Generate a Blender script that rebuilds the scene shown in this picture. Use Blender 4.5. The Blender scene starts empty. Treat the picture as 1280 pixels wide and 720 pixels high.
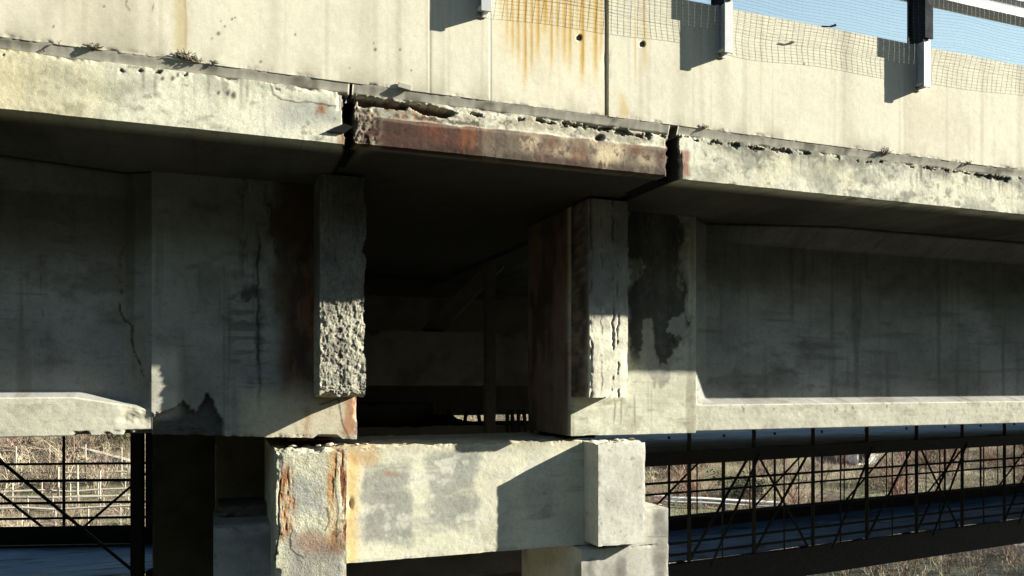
import bpy, math, random
import numpy as np
from mathutils import Vector

random.seed(7)
S = 5.2            # metres per unit of the facade distance
HC = 9.0           # height of the camera above the valley floor
TH = math.radians(20.55)
F = 1000.0
HOR = 478.0
sc = bpy.context.scene
COL = sc.collection

# ------------------------------------------------------------------ helpers
def proj(X, Y, Z):
    r = X*math.cos(TH) - Y*math.sin(TH)
    d = X*math.sin(TH) + Y*math.cos(TH)
    return 640 + F*r/d, HOR - F*Z/d

def inv(u, v, Y):
    a = TH + math.atan((u-640)/F)
    X = Y*math.tan(a)
    d = X*math.sin(TH) + Y*math.cos(TH)
    return X, (HOR-v)*d/F

def ray(u, v, d):
    """world point (metres) seen at photo place u,v at forward depth d (metres)"""
    r = (u-640)/F*d
    return Vector((r*math.cos(TH)+d*math.sin(TH), -r*math.sin(TH)+d*math.cos(TH), HC+(HOR-v)/F*d))

def hsh(ix, iy, iz, seed):
    h = (ix*374761393 + iy*668265263 + iz*2147483647 + seed*1274126177) & 0xFFFFFFFF
    h = ((h ^ (h >> 13))*1274126177) & 0xFFFFFFFF
    h = ((h ^ (h >> 16))*2246822519) & 0xFFFFFFFF
    h = h ^ (h >> 15)
    return (h & 0xFFFFFF)/float(0xFFFFFF)

def vn(p, seed=0):
    """value noise in -1..1, p is (N,3)"""
    i = np.floor(p).astype(np.int64); f = p - i
    f = f*f*f*(f*(f*6-15)+10)
    x, y, z = i[:, 0], i[:, 1], i[:, 2]
    fx, fy, fz = f[:, 0], f[:, 1], f[:, 2]
    def l(a, b, t): return a + (b-a)*t
    r = l(l(l(hsh(x, y, z, seed), hsh(x+1, y, z, seed), fx), l(hsh(x, y+1, z, seed), hsh(x+1, y+1, z, seed), fx), fy),
          l(l(hsh(x, y, z+1, seed), hsh(x+1, y, z+1, seed), fx), l(hsh(x, y+1, z+1, seed), hsh(x+1, y+1, z+1, seed), fx), fy), fz)
    return r*2-1

def fbm(p, scale, seed=0, octv=4, gain=.5):
    s = np.zeros(len(p)); a = 1.; t = 0.
    if np.isscalar(scale): scale = (scale,)*3
    q = p*np.array(scale)
    for k in range(octv):
        s += a*vn(q, seed+k*17); t += a; a *= gain; q = q*2.03+7.1
    return s/t

def cell(p, seed=0):
    """nearest-cell noise: random value of the nearest cell in -1..1 and the distance to its border"""
    i0 = np.floor(p).astype(np.int64); f1 = np.full(len(p), 9.); f2 = np.full(len(p), 9.); val = np.zeros(len(p))
    for dx in (-1, 0, 1):
        for dy in (-1, 0, 1):
            for dz in (-1, 0, 1):
                x, y, z = i0[:, 0]+dx, i0[:, 1]+dy, i0[:, 2]+dz
                h1 = hsh(x, y, z, seed); h2 = hsh(x, y, z, seed+1); h3 = hsh(x, y, z, seed+2)
                d = (x+h1-p[:, 0])**2+(y+h2-p[:, 1])**2+(z+h3-p[:, 2])**2
                n = d < f1
                f2 = np.where(n, f1, np.minimum(f2, d)); f1 = np.where(n, d, f1); val = np.where(n, (h1*7.31+h2*3.77+h3*5.19) % 1., val)
    return val*2-1, np.sqrt(f2)-np.sqrt(f1)

def ss(a, b, x):
    t = np.clip((x-a)/(b-a), 0, 1); return t*t*(3-2*t)

def bm(u, v, u0, u1, v0, v1, su=6, sv=None):
    """soft rectangle mask"""
    sv = sv or su
    return ss(u0-su, u0+su, u)*(1-ss(u1-su, u1+su, u))*ss(v0-sv, v0+sv, v)*(1-ss(v1-sv, v1+sv, v))

def pline(u, v, pts):
    best = np.full(len(u), 1e9)
    for (a, b), (c, d) in zip(pts[:-1], pts[1:]):
        L = (c-a)**2+(d-b)**2
        t = np.clip(((u-a)*(c-a)+(v-b)*(d-b))/L, 0, 1)
        best = np.minimum(best, np.hypot(u-a-t*(c-a), v-b-t*(d-b)))
    return best

def mix(c, col, m):
    return c + (np.array(col)[None, :]-c)*np.clip(m, 0, 1)[:, None]

def lin(a, b, res):
    n = max(2, int(math.ceil(abs(b-a)/res))+1)
    return np.linspace(a, b, n)

def cat(*arrs):
    return np.unique(np.round(np.concatenate(arrs), 6))

# ------------------------------------------------------------------ scene bookkeeping
def tag(o, label=None, cat_=None, group=None, kind=None):
    if label: o['label'] = label
    if cat_: o['category'] = cat_
    if group: o['group'] = group
    if kind: o['kind'] = kind
    return o

def thing(name, loc, label, cat_, group=None):
    o = bpy.data.objects.new(name, None); COL.objects.link(o)
    o.location = loc; o.empty_display_size = .2
    return tag(o, label, cat_, group)

def world_loc(o):
    p = Vector((0, 0, 0))
    while o is not None:
        p = p + o.location; o = o.parent
    return p

def link(name, me, parent=None, mat=None, label=None):
    o = bpy.data.objects.new(name, me); COL.objects.link(o)
    if parent is not None: o.parent = parent
    if mat is not None: me.materials.append(mat)
    if label: o['label'] = label
    return o

def mesh_np(name, V, Q, col=None, mat=None, parent=None, smooth=True, label=None):
    """V (N,3) world metres, Q list of (M,k) index arrays"""
    V = np.asarray(V, dtype=np.float64)
    if parent is not None: V = V - np.array(world_loc(parent))
    me = bpy.data.meshes.new(name)
    if not isinstance(Q, list): Q = [Q]
    tot = np.concatenate([np.full(len(q), q.shape[1]) for q in Q])
    idx = np.concatenate([q.ravel() for q in Q])
    me.vertices.add(len(V)); me.vertices.foreach_set('co', V.astype(np.float32).ravel())
    me.loops.add(len(idx)); me.loops.foreach_set('vertex_index', idx.astype(np.int32))
    me.polygons.add(len(tot))
    st = np.concatenate([[0], np.cumsum(tot)[:-1]])
    me.polygons.foreach_set('loop_start', st.astype(np.int32))
    me.polygons.foreach_set('loop_total', tot.astype(np.int32))
    me.polygons.foreach_set('use_smooth', np.full(len(tot), smooth))
    if col is not None:
        a = me.color_attributes.new('Col', 'FLOAT_COLOR', 'POINT')
        c4 = np.ones((len(V), 4), dtype=np.float32); c4[:, :3] = col
        a.data.foreach_set('color', c4.ravel())
    me.update(); me.validate()
    return link(name, me, parent, mat, label)

def gridquads(n, m, off, flip):
    i, j = np.meshgrid(np.arange(n-1), np.arange(m-1), indexing='ij')
    a = (i*m+j).ravel()+off
    q = np.stack([a, a+m, a+m+1, a+1], 1)
    return q[:, ::-1] if flip else q

def rbox(name, xs, ys, zs, colf, dispf, mat, parent, label=None, skip=()):
    """a block in facade units whose six faces are grids; colf(P, U, V) colours it, dispf(P, U, V) wears it (metres)"""
    xs, ys, zs = [np.asarray(a, float) for a in (xs, ys, zs)]
    if len(ys) == 2: ys = np.array([ys[0], ys[0]+.004, ys[0]+.015, ys[0]+.04, ys[1]]) if ys[1]-ys[0] > .05 else np.linspace(ys[0], ys[1], 4)
    Vs, Qs, off = [], [], 0
    def face(A, B, mk, flip):
        nonlocal off
        a, b = np.meshgrid(A, B, indexing='ij'); a = a.ravel(); b = b.ravel()
        Vs.append(mk(a, b)); Qs.append(gridquads(len(A), len(B), off, flip)); off += len(a)
    st = lambda *t: np.stack([np.broadcast_to(np.asarray(k, float), t[0].shape if hasattr(t[0], 'shape') and t[0].shape else t[1].shape) for k in t], 1)
    if 'front' not in skip: face(xs, zs, lambda a, b: np.stack([a, np.full_like(a, ys[0]), b], 1), False)
    e = lambda A: A[[0, -1]]
    if 'back' not in skip: face(e(xs), e(zs), lambda a, b: np.stack([a, np.full_like(a, ys[-1]), b], 1), True)
    face(ys, zs, lambda a, b: np.stack([np.full_like(a, xs[0]), a, b], 1), True)
    face(ys, zs, lambda a, b: np.stack([np.full_like(a, xs[-1]), a, b], 1), False)
    face(xs, ys, lambda a, b: np.stack([a, b, np.full_like(a, zs[0])], 1), True)
    face(xs, ys, lambda a, b: np.stack([a, b, np.full_like(a, zs[-1])], 1), False)
    P = np.concatenate(Vs)
    U, Vv = proj(P[:, 0], P[:, 1], P[:, 2])
    W = P*S
    c = colf(P, U, Vv)
    W = W + dispf(P, U, Vv) + np.array([0, 0, HC])
    return mesh_np(name, W, Qs, c, mat, parent, True, label)

def wear(P, xs, ys, zs, amp=.004, chip=.02, r=.008, seed=0, fade=.06, fine=18.):
    """surface unevenness + chipped edges, in metres"""
    M = P*S
    y0, y1 = ys[0], ys[-1]
    w = np.clip(1-(P[:, 1]-y0)/fade, 0, 1)
    o = np.zeros_like(P)
    o[:, 1] = w*amp*(fbm(M, fine*1.6, seed, 4, .7)*.5 + fbm(M, 1.3, seed+5, 2)*.9)
    n = fbm(M, 9, seed+9, 4, .6); n2 = np.clip(n+.05, 0, 1)*2.2
    ey = np.exp(-((P[:, 1]-y0)/r)**2)
    cs = chip if hasattr(chip, '__len__') else (chip,)*4
    for ax, lo, hi in ((0, xs[0], xs[-1]), (2, zs[0], zs[-1])):
        for e_, s, ch in ((lo, 1, cs[ax]), (hi, -1, cs[ax+1])):
            k = np.exp(-((P[:, ax]-e_)/r)**2)*ey*n2*ch
            o[:, ax] += s*k; o[:, 1] += k*.8
    return o

class MB:
    """collects simple solids into one mesh (metres)"""
    def __init__(self): self.v = []; self.f = []
    def tube(self, a, b, r, n=6, r2=None):
        a = Vector(a); b = Vector(b); r2 = r if r2 is None else r2
        d = (b-a)
        if d.length < 1e-6: return self
        d.normalize()
        t = Vector((0, 0, 1)) if abs(d.z) < .9 else Vector((1, 0, 0))
        x = d.cross(t).normalized(); y = d.cross(x)
        k = len(self.v)
        for p, q in ((a, r), (b, r2)):
            for i in range(n):
                w = 2*math.pi*i/n
                self.v.append(tuple(p+x*(q*math.cos(w))+y*(q*math.sin(w))))
        for i in range(n):
            j = (i+1) % n
            self.f.append((k+i, k+n+i, k+n+j, k+j))
        self.f.append(tuple(k+i for i in range(n)))
        self.f.append(tuple(k+n+i for i in reversed(range(n))))
        return self
    def path(self, pts, r, n=5):
        for a, b in zip(pts[:-1], pts[1:]): self.tube(a, b, r, n)
        return self
    def obox(self, c, ax, ay, az):
        """box from its centre and three half-axis vectors"""
        c, ax, ay, az = map(Vector, (c, ax, ay, az)); k = len(self.v)
        for sx in (-1, 1):
            for sy in (-1, 1):
                for sz in (-1, 1): self.v.append(tuple(c+ax*sx+ay*sy+az*sz))
        for q in ((0, 1, 3, 2), (4, 6, 7, 5), (0, 4, 5, 1), (2, 3, 7, 6), (0, 2, 6, 4), (1, 5, 7, 3)):
            self.f.append(tuple(k+i for i in q))
        return self
    def box(self, x0, x1, y0, y1, z0, z1):
        return self.obox(((x0+x1)/2, (y0+y1)/2, (z0+z1)/2), ((x1-x0)/2, 0, 0), (0, (y1-y0)/2, 0), (0, 0, (z1-z0)/2))
    def prism(self, pts, y0, y1):
        """outline in x,z extruded along y"""
        k = len(self.v); n = len(pts)
        for y in (y0, y1):
            for x, z in pts: self.v.append((x, y, z))
        for i in range(n):
            j = (i+1) % n; self.f.append((k+i, k+j, k+n+j, k+n+i))
        self.f.append(tuple(k+i for i in reversed(range(n)))); self.f.append(tuple(k+n+i for i in range(n)))
        return self
    def build(self, name, mat, parent=None, bevel=0, label=None, smooth=False):
        me = bpy.data.meshes.new(name)
        off = world_loc(parent) if parent is not None else Vector((0, 0, 0))
        me.from_pydata([tuple(Vector(p)-off) for p in self.v], [], self.f); me.validate(); me.update()
        import bmesh
        b = bmesh.new(); b.from_mesh(me); bmesh.ops.recalc_face_normals(b, faces=b.faces)
        if bevel: bmesh.ops.bevel(b, geom=b.edges[:], offset=bevel, segments=1, affect='EDGES', clamp_overlap=True)
        b.to_mesh(me); b.free()
        if smooth:
            for p in me.polygons: p.use_smooth = True
        return link(name, me, parent, mat, label)

# ------------------------------------------------------------------ materials
class NT:
    def __init__(self, name):
        self.m = bpy.data.materials.new(name); self.m.use_nodes = True
        self.t = self.m.node_tree; self.n = self.t.nodes; self.l = self.t.links
        self.b = self.n['Principled BSDF']; self.tc = self.n.new('ShaderNodeTexCoord')
    def noise(self, scale, detail=6, rough=.6, stretch=None):
        t = self.n.new('ShaderNodeTexNoise'); t.inputs['Scale'].default_value = scale
        t.inputs['Detail'].default_value = detail; t.inputs['Roughness'].default_value = rough
        if stretch:
            mp = self.n.new('ShaderNodeMapping'); mp.inputs['Scale'].default_value = stretch
            self.l.new(self.tc.outputs['Object'], mp.inputs['Vector']); self.l.new(mp.outputs[0], t.inputs['Vector'])
        else: self.l.new(self.tc.outputs['Object'], t.inputs['Vector'])
        return t.outputs['Fac']
    def vor(self, scale):
        t = self.n.new('ShaderNodeTexVoronoi'); t.inputs['Scale'].default_value = scale
        self.l.new(self.tc.outputs['Object'], t.inputs['Vector']); return t.outputs['Distance']
    def ramp(self, x, pts):
        r = self.n.new('ShaderNodeValToRGB'); e = r.color_ramp.elements
        while len(e) < len(pts): e.new(.5)
        for k, (p, c) in zip(e, pts):
            k.position = p; k.color = (c, c, c, 1) if not hasattr(c, '__len__') else (*c, 1)
        self.l.new(x, r.inputs[0]); return r.outputs[0]
    def mixc(self, a, b, fac, mode='MIX'):
        m = self.n.new('ShaderNodeMix'); m.data_type = 'RGBA'; m.blend_type = mode
        for s, x in ((m.inputs[0], fac), (m.inputs[6], a), (m.inputs[7], b)):
            if hasattr(x, 'is_linked'): self.l.new(x, s)
            elif hasattr(x, '__len__'): s.default_value = (*x, 1)
            else: s.default_value = x
        return m.outputs[2]
    def math(self, op, a, b=0.):
        m = self.n.new('ShaderNodeMath'); m.operation = op
        for s, x in zip(m.inputs, (a, b)):
            if hasattr(x, 'is_linked'): self.l.new(x, s)
            else: s.default_value = x
        return m.outputs[0]
    def bump(self, h, dist, strength=1., prev=None):
        b = self.n.new('ShaderNodeBump'); b.inputs['Distance'].default_value = dist; b.inputs['Strength'].default_value = strength
        self.l.new(h, b.inputs['Height'])
        if prev: self.l.new(prev, b.inputs['Normal'])
        return b.outputs[0]
    def out(self, col=None, normal=None, rough=.9, metal=0., spec=.3):
        if col is not None:
            if hasattr(col, 'is_linked'): self.l.new(col, self.b.inputs['Base Color'])
            else: self.b.inputs['Base Color'].default_value = (*col, 1)
        if normal is not None: self.l.new(normal, self.b.inputs['Normal'])
        if hasattr(rough, 'is_linked'): self.l.new(rough, self.b.inputs['Roughness'])
        else: self.b.inputs['Roughness'].default_value = rough
        self.b.inputs['Metallic'].default_value = metal
        self.b.inputs['Specular IOR Level'].default_value = spec
        return self.m

def concrete_mat(name, bd=.002, pits=.5, var=.22, fine=150, boards=0.):
    t = NT(name)
    a = t.n.new('ShaderNodeAttribute'); a.attribute_name = 'Col'
    n1 = t.noise(3.1, 8, .65); n2 = t.noise(28, 6, .7); n3 = t.noise(fine, 3, .6)
    c = t.mixc(a.outputs['Color'], t.ramp(n1, [(.3, 1-var), (.5, 1.), (.72, 1+var*.5)]), 1., 'MULTIPLY')
    c = t.mixc(c, t.ramp(n2, [(.28, 1-var*1.1), (.46, 1.), (.75, 1.06)]), 1., 'MULTIPLY')
    c = t.mixc(c, t.ramp(n3, [(.32, 1-var*.9), (.6, 1.04)]), 1., 'MULTIPLY')
    v = t.vor(42)
    pm = t.math('MULTIPLY', t.ramp(v, [(.05, 1.), (.11, 0.)]), t.ramp(t.noise(9, 2), [(.56, 0.), (.62, 1.)]))
    pm = t.math('MULTIPLY', pm, pits)
    c = t.mixc(c, (.05, .045, .035), pm)
    h = t.math('ADD', t.math('MULTIPLY', n2, .7), t.math('MULTIPLY', n3, .35))
    if boards:
        h = t.math('ADD', h, t.math('MULTIPLY', t.noise(4, 3, .5, (.5, .5, 6)), boards))
    h = t.math('SUBTRACT', h, t.math('MULTIPLY', pm, 1.2))
    return t.out(c, t.bump(h, bd), t.ramp(n2, [(.3, .95), (.8, .8)]), 0, .2)

CONC = concrete_mat('weathered_concrete', .0024)
CONC_S = concrete_mat('smooth_parapet_concrete', .0008, .5, .07, 120)
CONC_R = concrete_mat('rough_spalled_concrete', .009, .8, .3, 90)
CONC_W = concrete_mat('board_marked_concrete', .0026, .4, .22, 130, .8)

def plain(name, col, rough=.6, metal=0., var=.25, scale=12, bd=.0008, rust=None):
    t = NT(name)
    n = t.noise(scale, 6, .6)
    c = t.mixc(tuple(k*(1-var) for k in col), tuple(min(1, k*(1+var)) for k in col), n)
    if rust:
        c = t.mixc(c, rust, t.ramp(t.noise(scale*.6, 8, .7), [(.52, 0.), (.66, .85)]))
    return t.out(c, t.bump(n, bd), t.ramp(n, [(.3, min(1, rough+.12)), (.7, max(0, rough-.08))]), metal, .4)

STEEL_DK = plain('dark_scaffold_steel', (.013, .013, .014), .6, .3, .4, 20, .0006, (.03, .016, .010))
STEEL_GAL = plain('pale_painted_steel', (.38, .385, .39), .55, .1, .12, 14)
STEEL_NAVY = plain('dark_grey_painted_steel', (.016, .018, .024), .85, 0, .3, 18)
STEEL_NAVY.node_tree.nodes['Principled BSDF'].inputs['Specular IOR Level'].default_value = .08
WIRE = plain('old_wire', (.15, .145, .125), .6, .3, .3, 30)
def deck_mat():
    t = NT('blue_grey_deck_boards'); n = t.noise(3, 8, .7); n2 = t.noise(1.0, 6, .7, (1, 7, 1)); n3 = t.noise(.9, 4, .7)
    c = t.mixc((.20, .39, .74), (.36, .55, .84), t.ramp(n3, [(.35, 0.), (.65, 1.)])); c = t.mixc(c, (.07, .08, .10), t.ramp(n2, [(.38, .9), (.48, 0.)]))
    c = t.mixc(c, (.34, .36, .40), t.ramp(n, [(.6, 0.), (.72, .7)])); return t.out(c, t.bump(n2, .012), .7)
BLUE = deck_mat()
RUBBER = plain('bearing_rubber', (.012, .012, .012), .95, 0, .3)
RUBBER.node_tree.nodes['Principled BSDF'].inputs['Specular IOR Level'].default_value = .05
TIMBER = plain('dark_timber', (.10, .08, .065), .85, 0, .4, 9, .002)
RUST_M = plain('rusty_bar', (.13, .045, .022), .85, .2, .4, 30, .001)
WHITEP = plain('white_weathered_metal', (.78, .77, .73), .55, .1, .15, 5)
STONE = plain('pale_wall_stone', (.34, .31, .26), .9, 0, .25, 6, .006)

# ------------------------------------------------------------------ BRIDGE: parapet panels
XD0, XD1 = -.30, 1.70      # finely modelled stretch
def long_xs(a, b, res):
    ar = []
    if a < XD0: ar.append(lin(a, min(b, XD0), .12))
    if b > XD0 and a < XD1: ar.append(lin(max(a, XD0), min(b, XD1), res))
    if b > XD1: ar.append(lin(max(a, XD1), b, .12))
    return cat(*ar)

CREAM = (.54, .51, .405)
XJ = inv(756, 60, 1.0)[0]
def parapet_col(P, U, V):
    M = P*S
    c = np.tile(np.array(CREAM), (len(P), 1))
    c = mix(c, (.43, .39, .29), ss(-.1, .5, fbm(M, (1.3, 1, .6), 11, 4))*.6)
    st = fbm(M, (9, 1, .25), 12, 3)                                         # washed down streaks
    c = mix(c, (.36, .33, .26), ss(.15, .6, st)*.55)
    st2 = fbm(M, (26, 1, .5), 13, 2)
    c = mix(c, (.40, .36, .27), ss(.25, .7, st2)*.5)
    # brown runs and rust runs
    wv = fbm(M, 6, 21, 3)*5
    c = mix(c, (.40, .32, .17), bm(U+wv*.5, V, 218, 233, -200, 68, 7, 10)*.75)
    c = mix(c, (.26, .20, .12), np.exp(-((U-232+wv*.4)/1.6)**2)*bm(U, V, 200, 260, -200, 64, 5)*.55)
    for u0, w0 in ((60, 10), (130, 12), (340, 9), (455, 12), (497, 8), (850, 10), (905, 8), (1060, 9)):
        c = mix(c, (.36, .335, .26), np.exp(-((U-u0+wv)/w0)**2)*.4)
    c = mix(c, (.45, .37, .20), bm(U, V, 622, 752, -80, 62, 8, 30)*.5)
    c = mix(c, (.62, .575, .44), bm(U, V, 616, 755, -90, 140, 2)*.35)
    wz = fbm(M, (3, 1, 2), 32, 3)*2.2; wb = .75+.5*fbm(M, (40, 1, 3), 33, 3)
    for u0, v1, w0, k in ((626, 30, 2, .5), (634, 70, 1.6, .7), (641, 78, 1.6, .8), (648, 92, 1.8, .9), (657, 118, 1.8, .95), (665, 100, 1.5, .9), (673, 84, 2.2, .9), (682, 52, 3., 1.), (690, 96, 1.4, .9), (697, 76, 1.6, .9),
                          (706, 88, 2.2, 1.), (713, 98, 1.8, 1.), (721, 60, 1.6, .6), (728, 112, 2., 1.), (736, 50, 1.4, .5), (744, 108, 2.4, 1.), (751, 84, 1.4, .8), (806, 90, 1.3, .6), (794, 120, .9, .5)):
        g = np.exp(-((U-u0+wz)/w0)**2)*(1-ss(v1-45, v1, V))*wb
        c = mix(c, (.46, .30, .075), np.clip(g**.55*1.2, 0, 1)*k*.95); c = mix(c, (.24, .12, .035), np.exp(-((U-u0-.8+wz)/(w0*.45))**2)*(1-ss(v1-60, v1-15, V))*wb*k*.75)
    c = mix(c, (.44, .31, .10), bm(U+wv, V, 772, 782, 120, 150, 5, 12)*.7)
    c = mix(c, (.42, .34, .18), bm(U+wv*.3, V, 803, 810, 30, 85, 3, 12)*.5)
    # small dark pits and scuffs
    for u0, v0, r0 in ((273, 42, 2.6), (281, 33, 1.5), (290, 24, 1.6), (276, 27, 1.2), (67, 33, 1.6), (130, 8, 1.6), (469, 62, 2.2), (467, 54, 1.2), (500, 62, 1.6), (514, 88, 1.4), (369, 43, 1.4), (326, 77, 2), (1005, 80, 1.5), (265, 48, 1.3), (294, 22, 1.3), (437, 85, 1.3)):
        c = mix(c, (.09, .08, .06), np.exp(-(((U-u0)**2+(V-v0)**2)/r0**2)**2)*.9)
    c = mix(c, (.16, .14, .10), (pline(U, V, [(160, -5), (157, 5), (162, 12)]) < 1.2)*.7)
    c = mix(c, (.16, .14, .10), (pline(U, V, [(192, 5), (190, 14)]) < 1.1)*.6)
    for a in (537.5, 613):                                                   # shutter joints
        c = mix(c, (.27, .25, .20), np.exp(-((U-a)/.9)**2)*.7)
    ft = fbm(M, (7, 1, 5), 15, 4)
    base = HOR - (V-HOR)*0
    vz = (P[:, 2]-.372)/.02
    c = mix(c, (.30, .28, .22), np.exp(-np.clip(vz, 0, 9)**1.2)*ss(-.25, .4, ft)*.8)
    return c
def parapet_disp(xs, ys, zs):
    def f(P, U, V):
        o = wear(P, xs, ys, zs, .0016, (.003, .003, .008, 0), .003, 3, .03, 8)
        w = np.clip(1-(P[:, 1]-ys[0])/.03, 0, 1)
        for a in (537.5, 613): o[:, 1] += w*.0025*np.exp(-((U-a)/.9)**2)
        o[:, 1] += w*np.where(U > 613, .0025, 0)*np.where(U < 757, 1, 0)
        for u0, v0, r0 in ((724, 47, 3.0), (803, 55, 3.0)):
            o[:, 1] += w*.05*np.exp(-(((U-u0)**2+(V-v0)**2)/r0**2)**3)
        return o
    return f
parapets = []
for k, (a, b) in enumerate(((-6, XJ), (XJ+.0065, 14))):
    t = thing('parapet_wall', (inv(660 if k == 0 else 1000, 0, 1)[0]*S, S*1.03, HC+.372*S),
              ('cream concrete parapet panel with rust streaks, left of the open vertical joint' if k == 0 else
               'clean cream concrete parapet panel right of the open vertical joint, below the sky'), 'parapet wall')
    xs = long_xs(a, b, .00125); zs = lin(.372, .556, .0017); ys = np.array([1.0, 1.003, 1.01, 1.025, 1.06])
    rbox('panel', xs, ys, zs, parapet_col, parapet_disp(xs, ys, zs), CONC_S, t)
    hx, hz = inv(724 if k == 0 else 803, 47 if k == 0 else 55, 1.0)
    m = MB(); m.tube((hx*S, S+.008, hz*S+HC), (hx*S, S+.03, hz*S+HC), .017, 12)
    m.build('drain_hole', RUBBER, t, label='dark round weep hole with rust run below')
    parapets.append(t)

# ------------------------------------------------------------------ BRIDGE: deck slabs with fascia
ZS0, ZS1 = .2955, .3605
def fascia_common(P, U, V):
    M = P*S
    c = np.tile(np.array((.55, .535, .425)), (len(P), 1))
    n = fbm(M, (2.2, 2, 4), 41, 5, .6)
    n9 = fbm(M, 30, 40, 4, .7)*.18
    c = mix(c, (.27, .28, .225), ss(.0, .38, n+n9)*.85)
    c = mix(c, (.145, .15, .115), ss(.20, .5, fbm(M, (4, 3, 7), 42, 5, .62)+n9)*.75)
    c = mix(c, (.10, .10, .08), ss(.3, .5, fbm(M, (11, 5, 14), 46, 5, .65)+n9)*.6)
    c = mix(c, (.56, .54, .45), ss(.1, .5, fbm(M, (3, 3, 5), 43, 4))*.7)
    c = mix(c, (.45, .40, .24), ss(.15, .55, fbm(M, (1.1, 1, 2), 44, 3))*.5)
    c = mix(c, (.33, .32, .27), ss(.2, .6, fbm(M, (30, 1, 2.2), 45, 2))*.45)
    return c
def top_pits(P, seed, lo=.345, dens=.1):
    """broken pits along the upper arris of the fascia"""
    M = P*S
    h = (ZS1-P[:, 2])/(ZS1-lo)
    e = fbm(M, (1.7, 1, .2), seed+3, 3); h0 = .26+.2*fbm(M, (3.5, 1, .01), seed+5, 2)
    c1, _ = cell(M*np.array((26, 8, 40))+fbm(M, 30, seed+2, 3)[:, None]*.5, 600+seed)
    hh = h+.16*fbm(M, (50, 8, 40), seed, 5, .75)+.22*fbm(M, (13, 4, 6), seed+1, 3)
    wd = -.13+dens*1.1+.34*fbm(M, (10, 2, .5), seed+7, 4, .65)+e*.16+.09*c1
    return ss(-.03, .05, wd-np.abs(hh-h0))*(h < 1.6)
def mk_slab(name, label, a, b, colf, dispf, soff=ZS0):
    t = thing(name, ((a+b)/2*S if b-a < 1 else (b-.3 if a < 0 else a+.3)*S, S*1.1, HC+soff*S), label, 'bridge deck')
    xs = long_xs(a, b, .00125); zs = lin(soff, ZS1, .0013)
    ys = np.array([1.002, 1.004, 1.008, 1.014, 1.022, 1.032, 1.05, 1.10, 1.3, 1.8, 2.4, 3.4])
    rbox('slab', xs, ys, zs, colf, dispf(xs, ys, zs), CONC, t)
    # mortar bed between slab and parapet, its face leaning outward over the fascia
    xs2 = long_xs(a, b, .0022)
    n = np.stack([xs2*S, np.zeros_like(xs2), np.zeros_like(xs2)], 1)
    nb = fbm(n, 11, 61, 4)
    prof = [(1.0005, .3728), (1.0015, .3690), (1.0048, .3625), (1.0052, .3585), (1.05, .3585), (1.05, .3728)]
    V_, i_ = [], 0
    for j, (y, z) in enumerate(prof):
        zz = z*S+HC+np.where((j in (2, 3)), nb*.005, 0); yy = y*S+np.where(j in (1, 2), fbm(n, 25, 70+j, 3)*.002, 0)
        V_.append(np.stack([xs2*S, yy, zz], 1))
    V_ = np.stack(V_, 1); m_ = len(prof)+1
    V_ = np.concatenate([V_, V_[:, :1]], 1).reshape(-1, 3)
    c = np.tile(np.array((.37, .35, .29)), (len(V_), 1))
    c = mix(c, (.17, .16, .13), ss(0, .5, fbm(V_, (8, 5, 20), 71, 4)))
    cap = [np.array([[m_*k+q for q in range(m_-1)]]) for k in (0, len(xs2)-1)]
    mesh_np('mortar_bed', V_, [gridquads(len(xs2), m_, 0, True)]+cap, c, CONC_S, t, True)
    return t

SOFFIT_SHADE = (.05, .045, .038)  # shade under the deck, put into the slab colour
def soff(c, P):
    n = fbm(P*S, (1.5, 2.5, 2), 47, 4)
    return mix(c, SOFFIT_SHADE, ss(1.012, 1.05, P[:, 1])*(.93+.2*n))
def left_col(P, U, V):
    M = P*S; c = fascia_common(P, U, V)
    c = mix(c, (.50, .44, .27), bm(U, V, -60, 40, 50, 140, 30)*.5)
    c = mix(c, (.235, .25, .215), bm(U+fbm(M, 4, 51, 3)*20, V+fbm(M, 5, 52, 3)*10, 150, 330, 88, 120, 40, 10)*.5*ss(-.2, .4, fbm(M, 5, 53, 4)))
    c = mix(c, (.27, .285, .26), bm(U+fbm(M, 4, 54, 3)*16, V+fbm(M, 5, 55, 3)*8, 345, 420, 125, 160, 16, 10)*.7)
    c = mix(c, (.24, .09, .03), np.exp(-((U-402)**2/40+(V-136)**2/55))*.9)
    c = mix(c, (.22, .08, .03), bm(U+fbm(M, 20, 56, 2)*4, V, 424, 436, 160, 182, 4, 5)*.8)
    c = mix(c, (.25, .24, .20), bm(U+fbm(M, 20, 57, 2)*3, V+fbm(M, 20, 58, 2)*3, 419, 440, 106, 137, 2)*.9)
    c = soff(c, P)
    pit = top_pits(P, 60, .342, .02)*(1-np.exp(-((U-235)/60)**2)*.1)
    c = mix(c, (.08, .07, .055), pit*.85); c = mix(c, (.17, .16, .12), ss(.15, .5, fbm(M, (26, 2, 1.6), 66, 3))*ss(.32, .347, P[:, 2])*ss(120, 180, U)*.6)
    cr = pline(U, V+fbm(M, 14, 59, 3)*3, [(338, 105), (342, 118), (352, 124), (385, 129), (420, 133)])
    c = mix(c, (.08, .07, .05), (1-ss(.4, 1.3, cr))*.9)
    for u0, v0, r0 in ((292, 119, 3.5), (285, 117, 2.), (274, 116, 2), (203, 98, 2), (216, 98, 2.4), (222, 94, 2)):
        c = mix(c, (.07, .06, .05), np.exp(-((((U-u0)+fbm(M, 30, 63, 2)*2)**2/1.2+(V-v0)**2/2)/r0**2)**2)*.9)
    return joint_shade(c, P)
JG = ((437, 1), (441, 0), (838, 1), (848, 0))
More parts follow.
